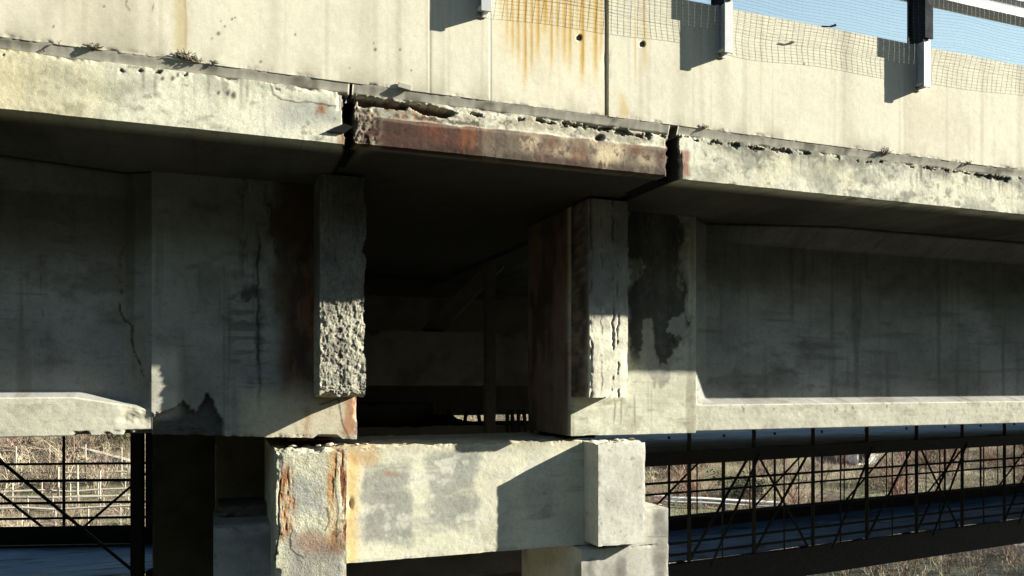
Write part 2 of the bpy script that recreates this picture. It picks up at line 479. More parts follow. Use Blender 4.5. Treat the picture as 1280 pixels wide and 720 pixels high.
def joint_shade(c, P):  # paints the shade of the open joints onto the slab end faces
    for u0, side in JG:
        x0 = inv(u0, 150, 1)[0]
        m = np.exp(-((P[:, 0]-x0)/.0025)**2)*ss(1.0025, 1.006, P[:, 1])
        c = mix(c, (.035, .03, .025), m*1.4)
    return c
def left_disp(xs, ys, zs):
    def f(P, U, V):
        M = P*S
        o = wear(P, xs, ys, zs, .003, (0, .03, .003, .012), .004, 13, .04, 14)
        w = np.clip(1-(P[:, 1]-ys[0])/.03, 0, 1)
        o[:, 1] += w*.022*top_pits(P, 60, .342, .02)
        # ragged end towards the joint
        k = np.exp(-((P[:, 0]-xs[-1])/.006)**2)*np.clip(1-(P[:, 1]-ys[0])/.06, 0, 1)
        o[:, 0] -= k*.03*(1+fbm(M, (1, 5, 11), 64, 4)*1.6)
        o[:, 1] += w*.025*bm(U+fbm(M, 20, 65, 2)*2, V, 421, 442, 106, 137, 2)
        return o
    return f
def link_col(P, U, V):
    M = P*S; c = fascia_common(P, U, V)
    n = fbm(M, (3, 2, 5), 81, 5, .6); n2 = fbm(M, (9, 4, 12), 82, 4)
    # steel edge: rust brown lower half
    top = np.interp(U, [440, 470, 520, 600, 660, 720, 780, 830, 860], [142, 145, 152, 159, 166, 172, 179, 184, 187])
    lower = ss(-1.5, 1.5, V-top+n2*2.5)
    f1 = fbm(M, (30, 5, 24), 96, 4, .7); f2 = fbm(M, (9, 2, 2.2), 97, 4, .65); f3 = fbm(M, (4, 2, 9), 98, 5, .65)
    rust = np.tile(np.array((.095, .046, .034)), (len(P), 1))
    rust = mix(rust, (.055, .036, .030), ss(-.05, .4, n+f1*.35)*.9)
    rust = mix(rust, (.15, .052, .028), ss(.08, .45, f2+f1*.35)*np.where(U < 610, .75, .35)); rust = mix(rust, (.04, .03, .026), ss(.1, .35, fbm(M, (7, 2, 12), 89, 5, .7)+f1*.3)*.75)
    rust = mix(rust, (.19, .13, .10), ss(.05, .4, f3+f1*.3)*.55)
    right = ss(600, 604, U)
    rust = mix(rust, (.165, .135, .10), right*(.30+.5*ss(-.2, .3, fbm(M, (2.2, 1, 2.5), 84, 4)+f1*.3)))
    rust = mix(rust, (.085, .065, .05), right*ss(.05, .4, fbm(M, (5, 2, 3), 88, 5)+f1*.3)*.75)
    for u0, v0, ru, rv, k in ((712, 165, 9, 14, .9), (757, 195, 14, 16, .95), (770, 187, 10, 12, .9), (742, 175, 10, 9, .7), (665, 175, 8, 12, .6), (808, 200, 12, 9, .4), (705, 193, 18, 6, .5)):
        g = np.exp(-(((U-u0+f2*14)/ru)**2+((V-v0+f3*12)/rv)**2))*ss(-.35, .15, f1+.1)
        rust = mix(rust, (.56, .46, .31), np.clip(g*1.3, 0, 1)*k)
    rust = mix(rust, (.26, .10, .035), np.exp(-((U-581+f2*4)/2.2)**2)*.8); rust = mix(rust, (.22, .09, .04), np.exp(-((U-592+f2*5)/3)**2)*.6)
    for u0, v0, ru, rv in ((590, 168, 14, 12), (690, 180, 8, 10), (725, 192, 6, 10), (800, 185, 12, 8), (580, 180, 6, 14)):
        rust = mix(rust, (.20, .068, .03), np.exp(-(((U-u0+f2*14)/ru)**2+((V-v0+f3*10)/rv)**2))*.45)
    rust = mix(rust, (.04, .028, .022), ss(.015, .004, P[:, 2]-.2985)*ss(-.3, .2, f2)*.7)
    rust = rust*np.where(U < 604, .72, .9)[:, None]
    rust = mix(rust, (.30, .23, .17), np.exp(-((V-top-3)/1.5)**2)*.4)
    lower = lower*(1-ss(1.012, 1.03, P[:, 1]))
    c = c*(1-lower[:, None])+rust*lower[:, None]
    c = mix(c, SOFFIT_SHADE, ss(1.012, 1.03, P[:, 1]))
    # broken concrete at the left end, cavity along the top left
    le = bm(U+n2*18, V+n2*10, 440, 474, 128, 190, 6)*ss(-.3, .3, fbm(M, 16, 87, 4)+.1)
    c = mix(c, (.22, .18, .135), le*.9); c = mix(c, (.06, .045, .035), le*ss(.05, .35, fbm(M, (28, 5, 28), 99, 4))*.8)
    pit = link_cav(P, U, V)
    c = mix(c, (.05, .035, .028), pit*.9)
    c = mix(c, (.20, .07, .03), bm(U, V, 475, 540, 131, 146, 8, 3)*ss(-.1, .4, n2)*.8)
    cs = (1-lower)*(P[:, 1] < 1.02)
    c = mix(c, (.27, .235, .17), cs*ss(-.25, .3, fbm(M, (9, 3, 16), 107, 5, .65))*.7); c = mix(c, (.13, .10, .075), cs*ss(.12, .4, fbm(M, (20, 3, 26), 108, 5, .7))*.8)
    c = mix(c, (.30, .12, .05), cs*bm(U+n2*12, V, 455, 560, 128, 156, 10, 6)*ss(0, .35, f1)*.7)
    jag = ss(-1.5, 1.2, 2.2-np.abs(V-top+4+f1*5+n2*3))*ss(-.25, .15, f2+f1*.4)*(U < 600)  # jagged shadow line above the rust band, painted in
    c = mix(c, (.05, .04, .032), jag*.85)
    pit2 = np.maximum(top_pits(P, 90, .340, .16)*ss(560, 590, U), np.clip(ss(-1.3, 1.3, 2.6-np.abs(V-np.interp(U, [785, 800, 830, 850], [160, 161, 164, 169])+n2*4))*ss(783, 795, U), 0, 1))
    c = mix(c, (.07, .06, .05), pit2*.85)
    c = mix(c, (.06, .05, .04), np.exp(-(((U-600)/.8)**2))*lower*.9)
    c = mix(c, (.05, .04, .035), np.exp(-((((U-750)+n2*3)**2/2+(V-172)**2)/16)**2)*.9)
    c = mix(c, (.07, .03, .02), bm(U+n2*6, V, 822, 840, 186, 212, 4)*ss(-.1, .3, fbm(M, 20, 91, 3))*.8)
    return joint_shade(c, P)
def link_cav(P, U, V):
    M = P*S
    mid = np.interp(U, [440, 460, 490, 520, 545, 556, 640], [122, 127, 131, 133, 138, 140, 148])
    th = np.interp(U, [442, 447, 470, 500, 530, 550, 562, 575], [3, 7, 6, 4, 5, 6, 3, -3])
    return ss(-1.2, 1.2, th-np.abs(V-mid+fbm(M, 12, 92, 4)*5)+fbm(M, 22, 93, 3)*3)
def link_disp(xs, ys, zs):
    def f(P, U, V):
        M = P*S
        o = wear(P, xs, ys, zs, .004, (.02, .02, .003, .012), .004, 23, .04, 16)
        w = np.clip(1-(P[:, 1]-ys[0])/.04, 0, 1)
        o[:, 1] += w*.10*link_cav(P, U, V)
        o[:, 1] += w*.03*np.maximum(top_pits(P, 90, .340, .16)*ss(560, 590, U), ss(-1.3, 1.3, 2.6-np.abs(V-np.interp(U, [785, 800, 830, 850], [160, 161, 164, 169])+fbm(M, (9, 4, 12), 82, 4)*4))*ss(783, 795, U))
        o[:, 1] += w*.03*np.exp(-(((U-750)**2/2+(V-172)**2)/16)**2)
        le = bm(U, V, 436, 470, 128, 188, 6)
        o[:, 1] += w*le*(.005*cell(M*np.array((30, 12, 36)), 530)[0]+.003*cell(M*75, 540)[0]+.004*fbm(M, 50, 541, 3)+.004)
        top = np.interp(U, [440, 470, 520, 600, 660, 720, 780, 830, 860], [142, 145, 152, 159, 166, 172, 179, 184, 187])
        o[:, 1] += w*.008*(1-ss(-1.5, 1.5, V-top+fbm(M, (9, 4, 12), 82, 4)*2.5))
        for e_, s in ((xs[0], 1), (xs[-1], -1)):
            k = np.exp(-((P[:, 0]-e_)/.006)**2)*np.clip(1-(P[:, 1]-ys[0])/.06, 0, 1)
            o[:, 0] += s*k*.018*(1+fbm(M, (1, 5, 13), 95, 4)*1.5)
        return o
    return f
def right_col(P, U, V):
    M = P*S; c = fascia_common(P, U, V)
    c = mix(c, (.22, .225, .185), ss(.05, .5, fbm(M, (3.2, 2, 5), 101, 5, .62))*.8*ss(860, 960, U))
    dr = ss(.1, .45, fbm(M, (28, 2, 2.0), 102, 3))*ss(.318, .345, P[:, 2])*ss(890, 930, U)
    c = mix(c, (.12, .115, .09), ss(-.15, .25, fbm(M, (7, 2, 9), 109, 5, .7)+.12)*ss(.333, .352, P[:, 2])*ss(868, 900, U)*.75)
    c = mix(c, (.10, .095, .08), dr*.85)
    c = mix(c, (.20, .08, .045), bm(U+fbm(M, 18, 103, 2)*4, V, 848, 863, 188, 221, 3)*.75)
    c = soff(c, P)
    pit = top_pits(P, 104, .340, .16)
    c = mix(c, (.06, .055, .045), pit*.9)
    c = mix(c, (.10, .09, .075), ss(.3, .5, fbm(M, (9, 2, 9), 106, 4))*ss(1000, 1100, U)*.6)
    return joint_shade(c, P)
def right_disp(xs, ys, zs):
    def f(P, U, V):
        M = P*S
        o = wear(P, xs, ys, zs, .003, (.02, 0, .004, .012), .004, 33, .04, 15)
        w = np.clip(1-(P[:, 1]-ys[0])/.03, 0, 1)
        o[:, 1] += w*.022*top_pits(P, 104, .340, .16)
        k = np.exp(-((P[:, 0]-xs[0])/.006)**2)*np.clip(1-(P[:, 1]-ys[0])/.06, 0, 1)
        o[:, 0] += k*.02*(1+fbm(M, (1, 5, 12), 105, 4)*1.6)
        return o
    return f
slab_l = mk_slab('deck_slab', 'pale stained concrete deck slab edge left of the rusty section', -6, inv(437, 150, 1)[0], left_col, left_disp)
slab_m = mk_slab('deck_slab', 'short rust brown deck slab section bridging the gap above the pier', inv(441, 150, 1)[0], inv(838, 190, 1)[0], link_col, link_disp, .2985)
slab_r = mk_slab('deck_slab', 'mould streaked grey white deck slab edge right of the rusty section', inv(848, 190, 1)[0], 14, right_col, right_disp)

q0 = inv(409, 164, .998); q1 = inv(441, 158, .998); q2 = inv(430, 154, .998)
MB().prism([(q0[0]*S, q0[1]*S+HC), (inv(430, 167, .998)[0]*S, inv(430, 166, .998)[1]*S+HC), (q1[0]*S, q1[1]*S+HC), (q2[0]*S, q2[1]*S+HC)], .9985*S, 1.0015*S).build('bent_strip', RUBBER, slab_l, label='dark torn strip sticking out at the joint')
for a_, b_, p_ in ((inv(432, 150, 1)[0], inv(446, 150, 1)[0], slab_l), (inv(834, 190, 1)[0], inv(853, 190, 1)[0], slab_r)):
    MB().box(a_*S-.02, b_*S+.02, 1.035*S, 1.12*S, ZS0*S+HC+.012, .358*S+HC).build('joint_blackout', RUBBER, p_)  # black block added so the open joint reads as dark
# ------------------------------------------------------------------ BRIDGE: girders
YE = 1.2216        # face of the thick girder ends
YB = 1.152         # face of the end blocks
YW = 1.262         # face of the thin web
def web_col(P, U, V):
    M = P*S
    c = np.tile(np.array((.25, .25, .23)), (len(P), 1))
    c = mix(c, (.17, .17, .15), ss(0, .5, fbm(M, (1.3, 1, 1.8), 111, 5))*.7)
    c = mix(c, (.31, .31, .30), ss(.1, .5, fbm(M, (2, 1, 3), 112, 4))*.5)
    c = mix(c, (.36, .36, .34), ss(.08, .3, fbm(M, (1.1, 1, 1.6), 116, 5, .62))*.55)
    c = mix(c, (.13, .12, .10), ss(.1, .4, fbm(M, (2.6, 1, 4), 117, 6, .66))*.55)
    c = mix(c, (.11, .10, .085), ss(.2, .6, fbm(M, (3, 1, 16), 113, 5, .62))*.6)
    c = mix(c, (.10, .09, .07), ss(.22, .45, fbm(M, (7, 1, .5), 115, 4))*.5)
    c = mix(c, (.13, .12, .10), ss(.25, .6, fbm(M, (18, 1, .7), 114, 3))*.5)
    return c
def rweb_col(P, U, V):
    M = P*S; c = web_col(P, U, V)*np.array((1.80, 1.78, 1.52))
    n = fbm(M, (5, 3, 5), 121, 5, .6)
    nh = fbm(M, (13, 3, 9), 124, 5, .7)
    blk = ss(-.10, .16, bm(U+n*26, V+n*26, 790, 852, 225, 448, 14, 14)-.5+nh*.55-bm(U+n*8, V, 804, 820, 398, 455, 5)*.9-bm(U+n*8, V+n*8, 838, 850, 395, 418, 4)*.8)
    halo = ss(-.30, .06, bm(U+n*26, V+n*30, 790, 856, 225, 462, 18, 22)-.5+nh*.4+.35*fbm(M, (20, 3, 1.2), 125, 3))
    c = mix(c, (.13, .125, .11), halo*.6)
    c = mix(c, (.048, .045, .040), blk*(.86+.25*fbm(M, (6, 3, 3), 126, 4)))
    c = mix(c, (.14, .135, .12), blk*ss(.2, .4, fbm(M, (30, 3, 22), 127, 4, .7))*.5)
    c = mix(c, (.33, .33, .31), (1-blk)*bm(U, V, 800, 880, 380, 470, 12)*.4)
    c = mix(c, (.04, .04, .036), bm(U+n*8, V, 786, 800, 240, 450, 4, 10)*.7)
    for a in (935, 1012, 1100, 1190): c = mix(c, (.15, .145, .125), np.exp(-((U-a)/1.3)**2)*.5)
    for a in (768, 776, 793): c = mix(c, (.12, .11, .085), np.exp(-((U-a+n*2)/.9)**2)*bm(U, V, 760, 800, 495, 530, 4, 10)*.8)
    sd = ss(.006, 0, P[:, 0]-.5633)*ss(YE+.004, YE+.02, P[:, 1])
    c = mix(c, (.115, .08, .055), sd*.9); c = mix(c, (.05, .038, .03), sd*ss(0, .4, fbm(M, (3, 5, 1.6), 122, 5))*.85)
    c = mix(c, (.20, .075, .03), sd*ss(.2, .5, fbm(M, (3, 9, .8), 123, 3))*.6)
    return c
def lweb_col(P, U, V):
    M = P*S; c = web_col(P, U, V)*np.array((1.12, 1.12, 1.08))
    n = fbm(M, (5, 3, 5), 131, 5, .6)
    nh = fbm(M, (14, 3, 4), 136, 5, .68)
    c = mix(c, (.10, .055, .032), bm(U+n*14, V, 345, 402, 180, 525, 14, 20)*.9)
    c = mix(c, (.22, .085, .035), bm(U+n*10, V, 352, 398, 330, 525, 8, 20)*ss(.05, .3, fbm(M, (22, 3, 1.6), 137, 4))*.8)
    c = mix(c, (.05, .045, .038), ss(.05, .25, fbm(M, (4, 2, 30), 138, 4, .6)+nh*.3)*bm(U+n*22, V, 288, 330, 330, 500, 14, 30)*.5)
    c = mix(c, (.04, .037, .033), ss(-.05, .25, nh)*bm(U+n*14, V+n*10, 300, 352, 190, 345, 14, 30)*.8)
    c = mix(c, (.06, .04, .03), bm(U+n*14, V, 362, 388, 300, 470, 5, 20)*ss(-.3, .1, nh)*.9)
    st = np.exp(-((U-322+n*7+nh*3)/(2.6+2.2*nh))**2)*bm(U, V, 310, 335, 290, 545, 6, 20)
    c = mix(c, (.035, .03, .027), st*.95)
    c = mix(c, (.045, .04, .036), ss(.1, .35, fbm(M, (8, 3, 9), 132, 5))*bm(U, V, 276, 330, 320, 400, 8, 12)*.8)
    c = mix(c, (.14, .135, .12), np.exp(-((U-280)/1.)**2)*bm(U, V, 270, 290, 330, 545, 5)*.8)
    sp = spall_l(P, U, V)
    c = mix(c, (.05, .045, .042), sp*.92)
    wet = ss(0, .5, fbm(M, (2, 1, 14), 133, 3))*bm(U, V, 285, 350, 380, 545, 10)
    c = mix(c, (.20, .20, .20), wet*.5)
    c = mix(c, (.50, .455, .33), bm(U+n*10, V+n*10, 300, 440, 490, 560, 20)*.75)  # sunlit wedge at the girder foot, lightened in the colour
    c = mix(c, (.46, .45, .38), bm(U+n*5, V+n*8, 188, 226, 440, 520, 10)*.7)  # small sun patch, also painted lighter
    c = mix(c, (.25, .11, .04), np.exp(-((U-383+n*5)/4)**2)*bm(U, V, 370, 395, 510, 550, 4)*.5)
    c = mix(c, (.30, .11, .04), bm(U+n*6, V, 428, 446, 495, 545, 4, 6)*.7)
    c = mix(c, (.06, .045, .035), (1-ss(.5, 1.6, pline(U, V+n*2, [(400, 505), (423, 498), (428, 530), (436, 548)])))*.8)
    return c
def spall_l(P, U, V):
    M = P*S; n = fbm(M, (9, 4, 9), 134, 5, .65)
    top = np.interp(U, [188, 200, 215, 228, 245, 258, 262, 272, 278, 300], [512, 520, 515, 508, 520, 498, 500, 512, 520, 600])
    return ss(-2, 2, V-top+n*16)*ss(186, 192, U)*(1-ss(276, 281, U+n*2))
CR_L = [(168, 300), (158, 305), (150, 322), (149, 345), (152, 366), (149, 388), (155, 400), (165, 407), (164, 425), (172, 448), (180, 470), (182, 490)]

def mk_girder(label, side):
    t = thing('bridge_girder', ((.2 if side < 0 else .6)*S, S*1.3, HC-.09*S), label, 'bridge girder')
    L = side < 0
    # thick end
    if L:
        xs = lin(-.079, .2065, .0016); z0 = -.0865
    else:
        xs = lin(.5633, .8086, .0018); z0 = -.0899
    YB = 1.1495 if L else 1.152; YW = 1.254 if L else 1.262
    ys = np.concatenate([[YE, YE+.003, YE+.008, YE+.016], np.linspace(YE+.03, 1.415, 14)])
    zs = cat(lin(z0, .12, .0018), lin(.12, .295, .005))
    def dend(P, U, V):
        M = P*S
        o = wear(P, xs, ys, zs, .003, (0, .03, .012, 0) if L else (.003, 0, .004, 0), .005, 43 if L else 44, .05, 12)
        w = np.clip(1-(P[:, 1]-ys[0])/.04, 0, 1)
        if L:
            sp = spall_l(P, U, V)
            o[:, 1] += w*sp*(.05+.02*fbm(M, (14, 4, 14), 135, 4))
            # the bottom edge climbs a little away from the joint, broken underneath the joint end
            bt = 1-ss(-.0865, -.05, P[:, 2])
            o[:, 2] += bt*S*np.interp(P[:, 0], [-.079, .2065], [.0135, 0])
            o[:, 2] += bt*w*.03*bm(U, V, 395, 425, 538, 600, 5)*1.2
        return o
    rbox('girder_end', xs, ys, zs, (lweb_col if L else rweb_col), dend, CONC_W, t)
    # protruding end block
    xb = lin(.142, .2058, .0011) if L else lin(.5639, .6328, .0012)
    yb = np.concatenate([[YB, YB+.003, YB+.008, YB+.02], np.linspace(YB+.03, YE+.012, 4)])
    zb = cat(lin(-.022 if L else -.0243, .12, .0012), lin(.12, .294, .004))
    def cblk(P, U, V):
        M = P*S
        c = np.tile(np.array((.37, .355, .28) if L else (.68, .65, .52)), (len(P), 1))
        c = mix(c, (.27, .26, .21), ss(0, .5, fbm(M, 6, 141, 5))*(.7 if L else .4))
        if L:
            c1, e1 = cell(M*np.array((34, 20, 30)), 500)
            c = c*(1+.22*c1[:, None]); c = mix(c, (.13, .115, .09), ss(.10, .01, e1)*.35); c = mix(c, (.16, .14, .11), ss(.1, .4, fbm(M, 20, 142, 4, .7))*.5)
            c = mix(c, (.085, .078, .068), bm(U, V+fbm(M, 9, 140, 4)*22, 380, 470, 170, 388, 4, 26)*(.75+.3*fbm(M, (3, 1, 2), 150, 4)))  # overhang shade on the upper block, put into its colour
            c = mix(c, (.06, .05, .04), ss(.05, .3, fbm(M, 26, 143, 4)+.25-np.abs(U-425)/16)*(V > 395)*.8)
        else:
            n = fbm(M, 20, 144, 3)
            for a, k in ((739, 1.6), (752, 1.), (766, 1.3), (772, .9)):
                c = mix(c, (.07, .065, .05), np.exp(-((U-a+n*3)/k)**2)*ss(-.1, .25, fbm(M, (14, 1, 9), 145, 3))*.9)
            c = mix(c, (.13, .11, .09), ss(.3, .5, fbm(M, (9, 1, 1.2), 146, 4))*.35)
            c = mix(c, (.10, .095, .09), bm(U+n*6, V+n*14, 730, 790, 180, 398, 4, 26)*(.72+.3*fbm(M, (3, 1, 2), 150, 4)))  # upper part painted darker for the shade of the overhang
            c = mix(c, (.09, .065, .045), ss(YB+.002, YB+.012, P[:, 1])*(P[:, 0] < xb[0]+.004)*(.9+.3*n)); c = mix(c, (.03, .025, .02), ss(.05, .4, fbm(M, (4, 6, 2.5), 149, 5))*ss(YB+.002, YB+.012, P[:, 1])*.8)
        return c
    def dblk(P, U, V):
        M = P*S
        if L:
            o = wear(P, xb, yb, zb, .005, (.008, .02, .02, 0), .008, 53, .07, 30)
            w = np.clip(1-(P[:, 1]-yb[0])/.05, 0, 1)
            c1, e1 = cell(M*np.array((34, 20, 30)), 500); c2, e2 = cell(M*80, 510)
            o[:, 1] += w*(.004*c1+.0025*c2+.006*fbm(M, (60, 20, 26), 142, 4, .7))
            o[:, 1] += w*.008*ss(.05, .3, fbm(M, 26, 143, 4)+.25-np.abs(U-425)/16)*(V > 395)
            e = np.exp(-((P[:, 0]-xb[-1])/.012)**2)
            o[:, 0] += e*.03*fbm(M, (3, 3, 7), 148, 4)
            b = np.exp(-((P[:, 2]-zb[0])/.01)**2)
            o[:, 2] += b*.05*np.clip(fbm(M, 9, 149, 4)+.3, 0, 1)
        else:
            o = wear(P, xb, yb, zb, .004, (.014, .006, .012, 0), .004, 54, .06, 20)
            w = np.clip(1-(P[:, 1]-yb[0])/.04, 0, 1)
            for a, k in ((739, 1.6), (766, 1.3), (772, .9)):
                o[:, 1] += w*.012*np.exp(-((U-a+fbm(M, 20, 144, 3)*3)/k)**2)*ss(-.1, .25, fbm(M, (14, 1, 9), 145, 3))
        return o
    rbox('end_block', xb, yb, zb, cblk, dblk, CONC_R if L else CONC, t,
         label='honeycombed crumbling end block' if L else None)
    # web and bottom flange, swept along the span
    if L:
        xw = cat(lin(-6, XD0, .1), lin(XD0, -.12, .002), lin(-.12, -.0785, .002)); zbot = np.interp(xw, [-6, -.3, -.08], [-.0715, -.0725, -.0725])
        ztop = np.interp(xw, [-6, -.175, -.10, -.079], [-.0205, -.0205, -.034, -.042])
        yw = np.interp(xw, [-6, -.115, -.0785], [YW, YW, YE+.0005])
    else:
        xw = cat(lin(.8080, .90, .002), lin(.90, XD1, .003), lin(XD1, 14, .1)); zbot = np.full_like(xw, -.0868)
        ztop = np.interp(xw, [.8, .86, 4.6], [-.041, -.041, -.041])
        yw = np.interp(xw, [.8080, .857, 4.6], [YE+.0005, YW, YW])
    yf = np.full_like(xw, YE+.0015)
    # profile: bottom back, bottom front, face, sloping top, web, soffit
    nf, nw = 28, 110
    fd = np.interp(xw, [-6, -.3, -.08], [.06, .06, 0]) if L else np.interp(xw, [.8, .86, 1.1], [0, 0, .06])
    rows_y, rows_z = [], []
    for s in np.linspace(0, 1, 6): rows_y.append(np.full_like(xw, 1.40)*(1-s)+yf*s); rows_z.append(zbot)
    for s in np.linspace(0, 1, nf)[1:]: rows_y.append(yf); rows_z.append(zbot+(ztop-zbot)*s)
    tz = .012 if not L else .008
    for s in np.linspace(0, 1, 8)[1:]: rows_y.append(yf+(yw-yf)*s); rows_z.append(ztop+tz*s)
    for s in np.linspace(0, 1, nw)[1:]: rows_y.append(yw); rows_z.append((ztop+tz)+(.262-ztop-tz)*s)
    for s in np.linspace(0, 1, 8)[1:]: rows_y.append(yw-fd*s); rows_z.append(np.full_like(xw, .262)+(.294-.262)*s)   # fillet under the slab
    rows_y.append(np.full_like(xw, 1.36)); rows_z.append(np.full_like(xw, .294))
    rows_y.append(np.full_like(xw, 1.36)); rows_z.append(ztop+tz)
    rows_y.append(np.full_like(xw, 1.40)); rows_z.append(ztop); rows_y.append(np.full_like(xw, 1.40)); rows_z.append(zbot)
    n_, m_ = len(xw), len(rows_y)
    P = np.stack([np.repeat(xw[:, None], m_, 1), np.stack(rows_y, 1), np.stack(rows_z, 1)], 2).reshape(-1, 3)
    U, V = proj(P[:, 0], P[:, 1], P[:, 2]); M = P*S
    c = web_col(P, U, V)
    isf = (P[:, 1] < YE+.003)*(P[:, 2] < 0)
    c = mix(c, (.10, .09, .075), ss(.12, .27, P[:, 2]+.05*fbm(M, (1.2, 1, .6), 158, 4))*.6)  # web painted darker towards the slab, as the overhang shades it
    c = mix(c, (.48, .465, .37), isf*.75)  # sunlit flange face coloured lighter than the shaded web
    c = mix(c, (.25, .235, .18), isf*ss(.2, .55, fbm(M, (5, 3, 9), 151, 5))*.6)
    o = np.zeros_like(P)
    fr = ss(1.36, 1.33, P[:, 1])
    o[:, 1] += fr*(.0025*fbm(M, 16, 152, 4, .65)+.004*fbm(M, 1.5, 153, 2))
    if L:
        n = fbm(M, 14, 154, 4)
        cr = pline(U+n*2.5, V, CR_L); wd = np.interp(V, [300, 390, 425, 440, 452, 460, 490], [.5, .7, 2.6, .8, 2.6, .7, .5])*(.75+.9*np.clip(fbm(M, 18, 159, 3), -.6, 1))
        k = (1-ss(wd*.5, wd*1.1, cr))*(P[:, 1] > YE+.01)
        c = mix(c, (.03, .027, .022), k*.95); o[:, 1] += k*.02
        c = mix(c, (.20, .17, .12), (1-ss(3, 22, cr+n*10))*.35)
        c = mix(c, (.10, .095, .08), (1-ss(.4, 1., pline(U, V+n*2, [(51, 345), (53, 400), (48, 460)])))*.6*ss(-.2, .2, n))
        c = mix(c, (.10, .095, .08), (1-ss(.4, 1., pline(U, V, [(0, 365), (60, 368)])))*.5)
        # broken bottom corner near the end
        br = bm(U+n*5, V+n*4, 150, 187, 500, 530, 8, 6)*isf
        c = mix(c, (.40, .37, .28), br*.6); o[:, 1] += br*.02*(n+.5)
        b2 = isf*ss(.25, .0, (P[:, 2]-(-.0725))/.03)*ss(85, 110, U)*np.clip(fbm(M, 13, 155, 4)+.25, 0, 1)
        o[:, 2] += b2*.10; o[:, 1] += b2*.06; c = mix(c, (.07, .06, .05), b2*2.2)
    else:
        for a in (935, 1012, 1100, 1190): c = mix(c, (.20, .195, .17), np.exp(-((U-a)/1.3)**2)*.5*(P[:, 1] > YE+.01))
        c = mix(c, (.06, .055, .05), isf*np.clip(fbm(M, (30, 3, 20), 156, 3)-.25, 0, 1)*2*bm(U, V, 900, 1300, 500, 515, 3))
        lt = P[:, 1] > YE+.01
        c = mix(c, (.15, .14, .12), lt*ss(.15, .5, fbm(M, (1.2, 1, 16), 157, 4))*.6)
    W = M+o+np.array([0, 0, HC])
    cap = [np.array([np.arange(m_-1)]), np.array([np.arange(m_-1)[::-1]+m_*(n_-1)])]
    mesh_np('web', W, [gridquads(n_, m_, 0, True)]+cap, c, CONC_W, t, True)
    # second, inner beam of the same span, and the inside of the end
    return t
g_l = mk_girder('cracked concrete bridge girder ending in a crumbling block left of the dark gap', -1)
g_r = mk_girder('grey concrete bridge girder with black mould patch right of the dark gap', 1)

def conc_plain(col, seed, rustk=0.):
    def f(P, U, V):
        M = P*S
        c = np.tile(np.array(col), (len(P), 1))
        c = mix(c, tuple(k*.55 for k in col), ss(0, .5, fbm(M, (2.5, 2.5, 3), seed, 5))*.8)
        c = mix(c, tuple(min(1, k*1.25) for k in col), ss(.1, .5, fbm(M, 4, seed+1, 4))*.5)
        c = mix(c, (.2, .08, .035), ss(.25, .5, fbm(M, (6, 6, 1), seed+2, 3))*rustk)
        return c
    return f
def simple(name, x0, x1, y0, y1, z0, z1, col, seed, mat, parent, res=.006, amp=.005, chip=.03, rustk=0., label=None, zdet=None):
    xs = lin(x0, x1, res); zs = lin(z0, z1, res) if zdet is None else cat(lin(z0, zdet, .08), lin(zdet, z1, res))
    ys = np.concatenate([[y0, y0+.004, y0+.01], np.linspace(y0+.02, y1, max(3, int((y1-y0)/.012)))])
    return rbox(name, xs, ys, zs, conc_plain(col, seed, rustk), lambda P, U, V: wear(P, xs, ys, zs, amp, chip, .007, seed+7, .3, 14), mat, parent, label)

# inner girders of the deck, in the shade
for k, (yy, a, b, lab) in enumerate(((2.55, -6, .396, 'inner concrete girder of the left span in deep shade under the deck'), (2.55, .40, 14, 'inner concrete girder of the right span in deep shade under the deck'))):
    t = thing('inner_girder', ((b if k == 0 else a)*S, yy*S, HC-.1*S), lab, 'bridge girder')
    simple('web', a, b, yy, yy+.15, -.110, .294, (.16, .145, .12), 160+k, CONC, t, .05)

# bracing seen through the gap
t = thing('deck_bracing', (.55*S, 1.95*S, HC), 'dim concrete cross beam with leaning strut seen inside the dark gap', 'bracing')
xa, za = inv(457, 480, 1.95); xb_, zb_ = inv(646, 411, 1.95)
simple('cross_beam', xa-.12, xb_+.2, 1.95, 2.05, za-.004, zb_-.012, (.19, .175, .155), 165, CONC, t, .01)
m = MB()
p0 = ray(545, 408, 10.6); p1 = ray(632, 318, 10.6); d = (p1-p0).normalized(); nrm = Vector((-math.sin(TH), -math.cos(TH), 0)); side = d.cross(nrm)
m.obox((p0+p1)/2, (p1-p0)*.62, nrm*.08, side*.10); m.build('strut', TIMBER, t, .004)
xp, zp = inv(612, 560, 1.80); m = MB()
m.box(xp*S-.06, xp*S+.06, 1.80*S-.06, 1.80*S+.06, HC-.16*S, HC+.28*S); m.build('post', TIMBER, t, .004)
for u_, du in ((561, 3), (583, -4), (597, 5), (634, 0), (640, 1), (648, 0), (655, 2), (668, -3)):
    a_ = ray(u_, 512, 12.2); b_ = ray(u_+du, 542, 12.2)
    MB().tube(a_, b_, .03, 6).build('hanger', STEEL_DK, t)
xp, zp = inv(510, 366, 2.2); m = MB(); m.box(.25*S, .80*S, 2.2*S, 2.24*S, zp*S+HC-.06, zp*S+HC+.08); m.build('upper_rail', TIMBER, t, .004)

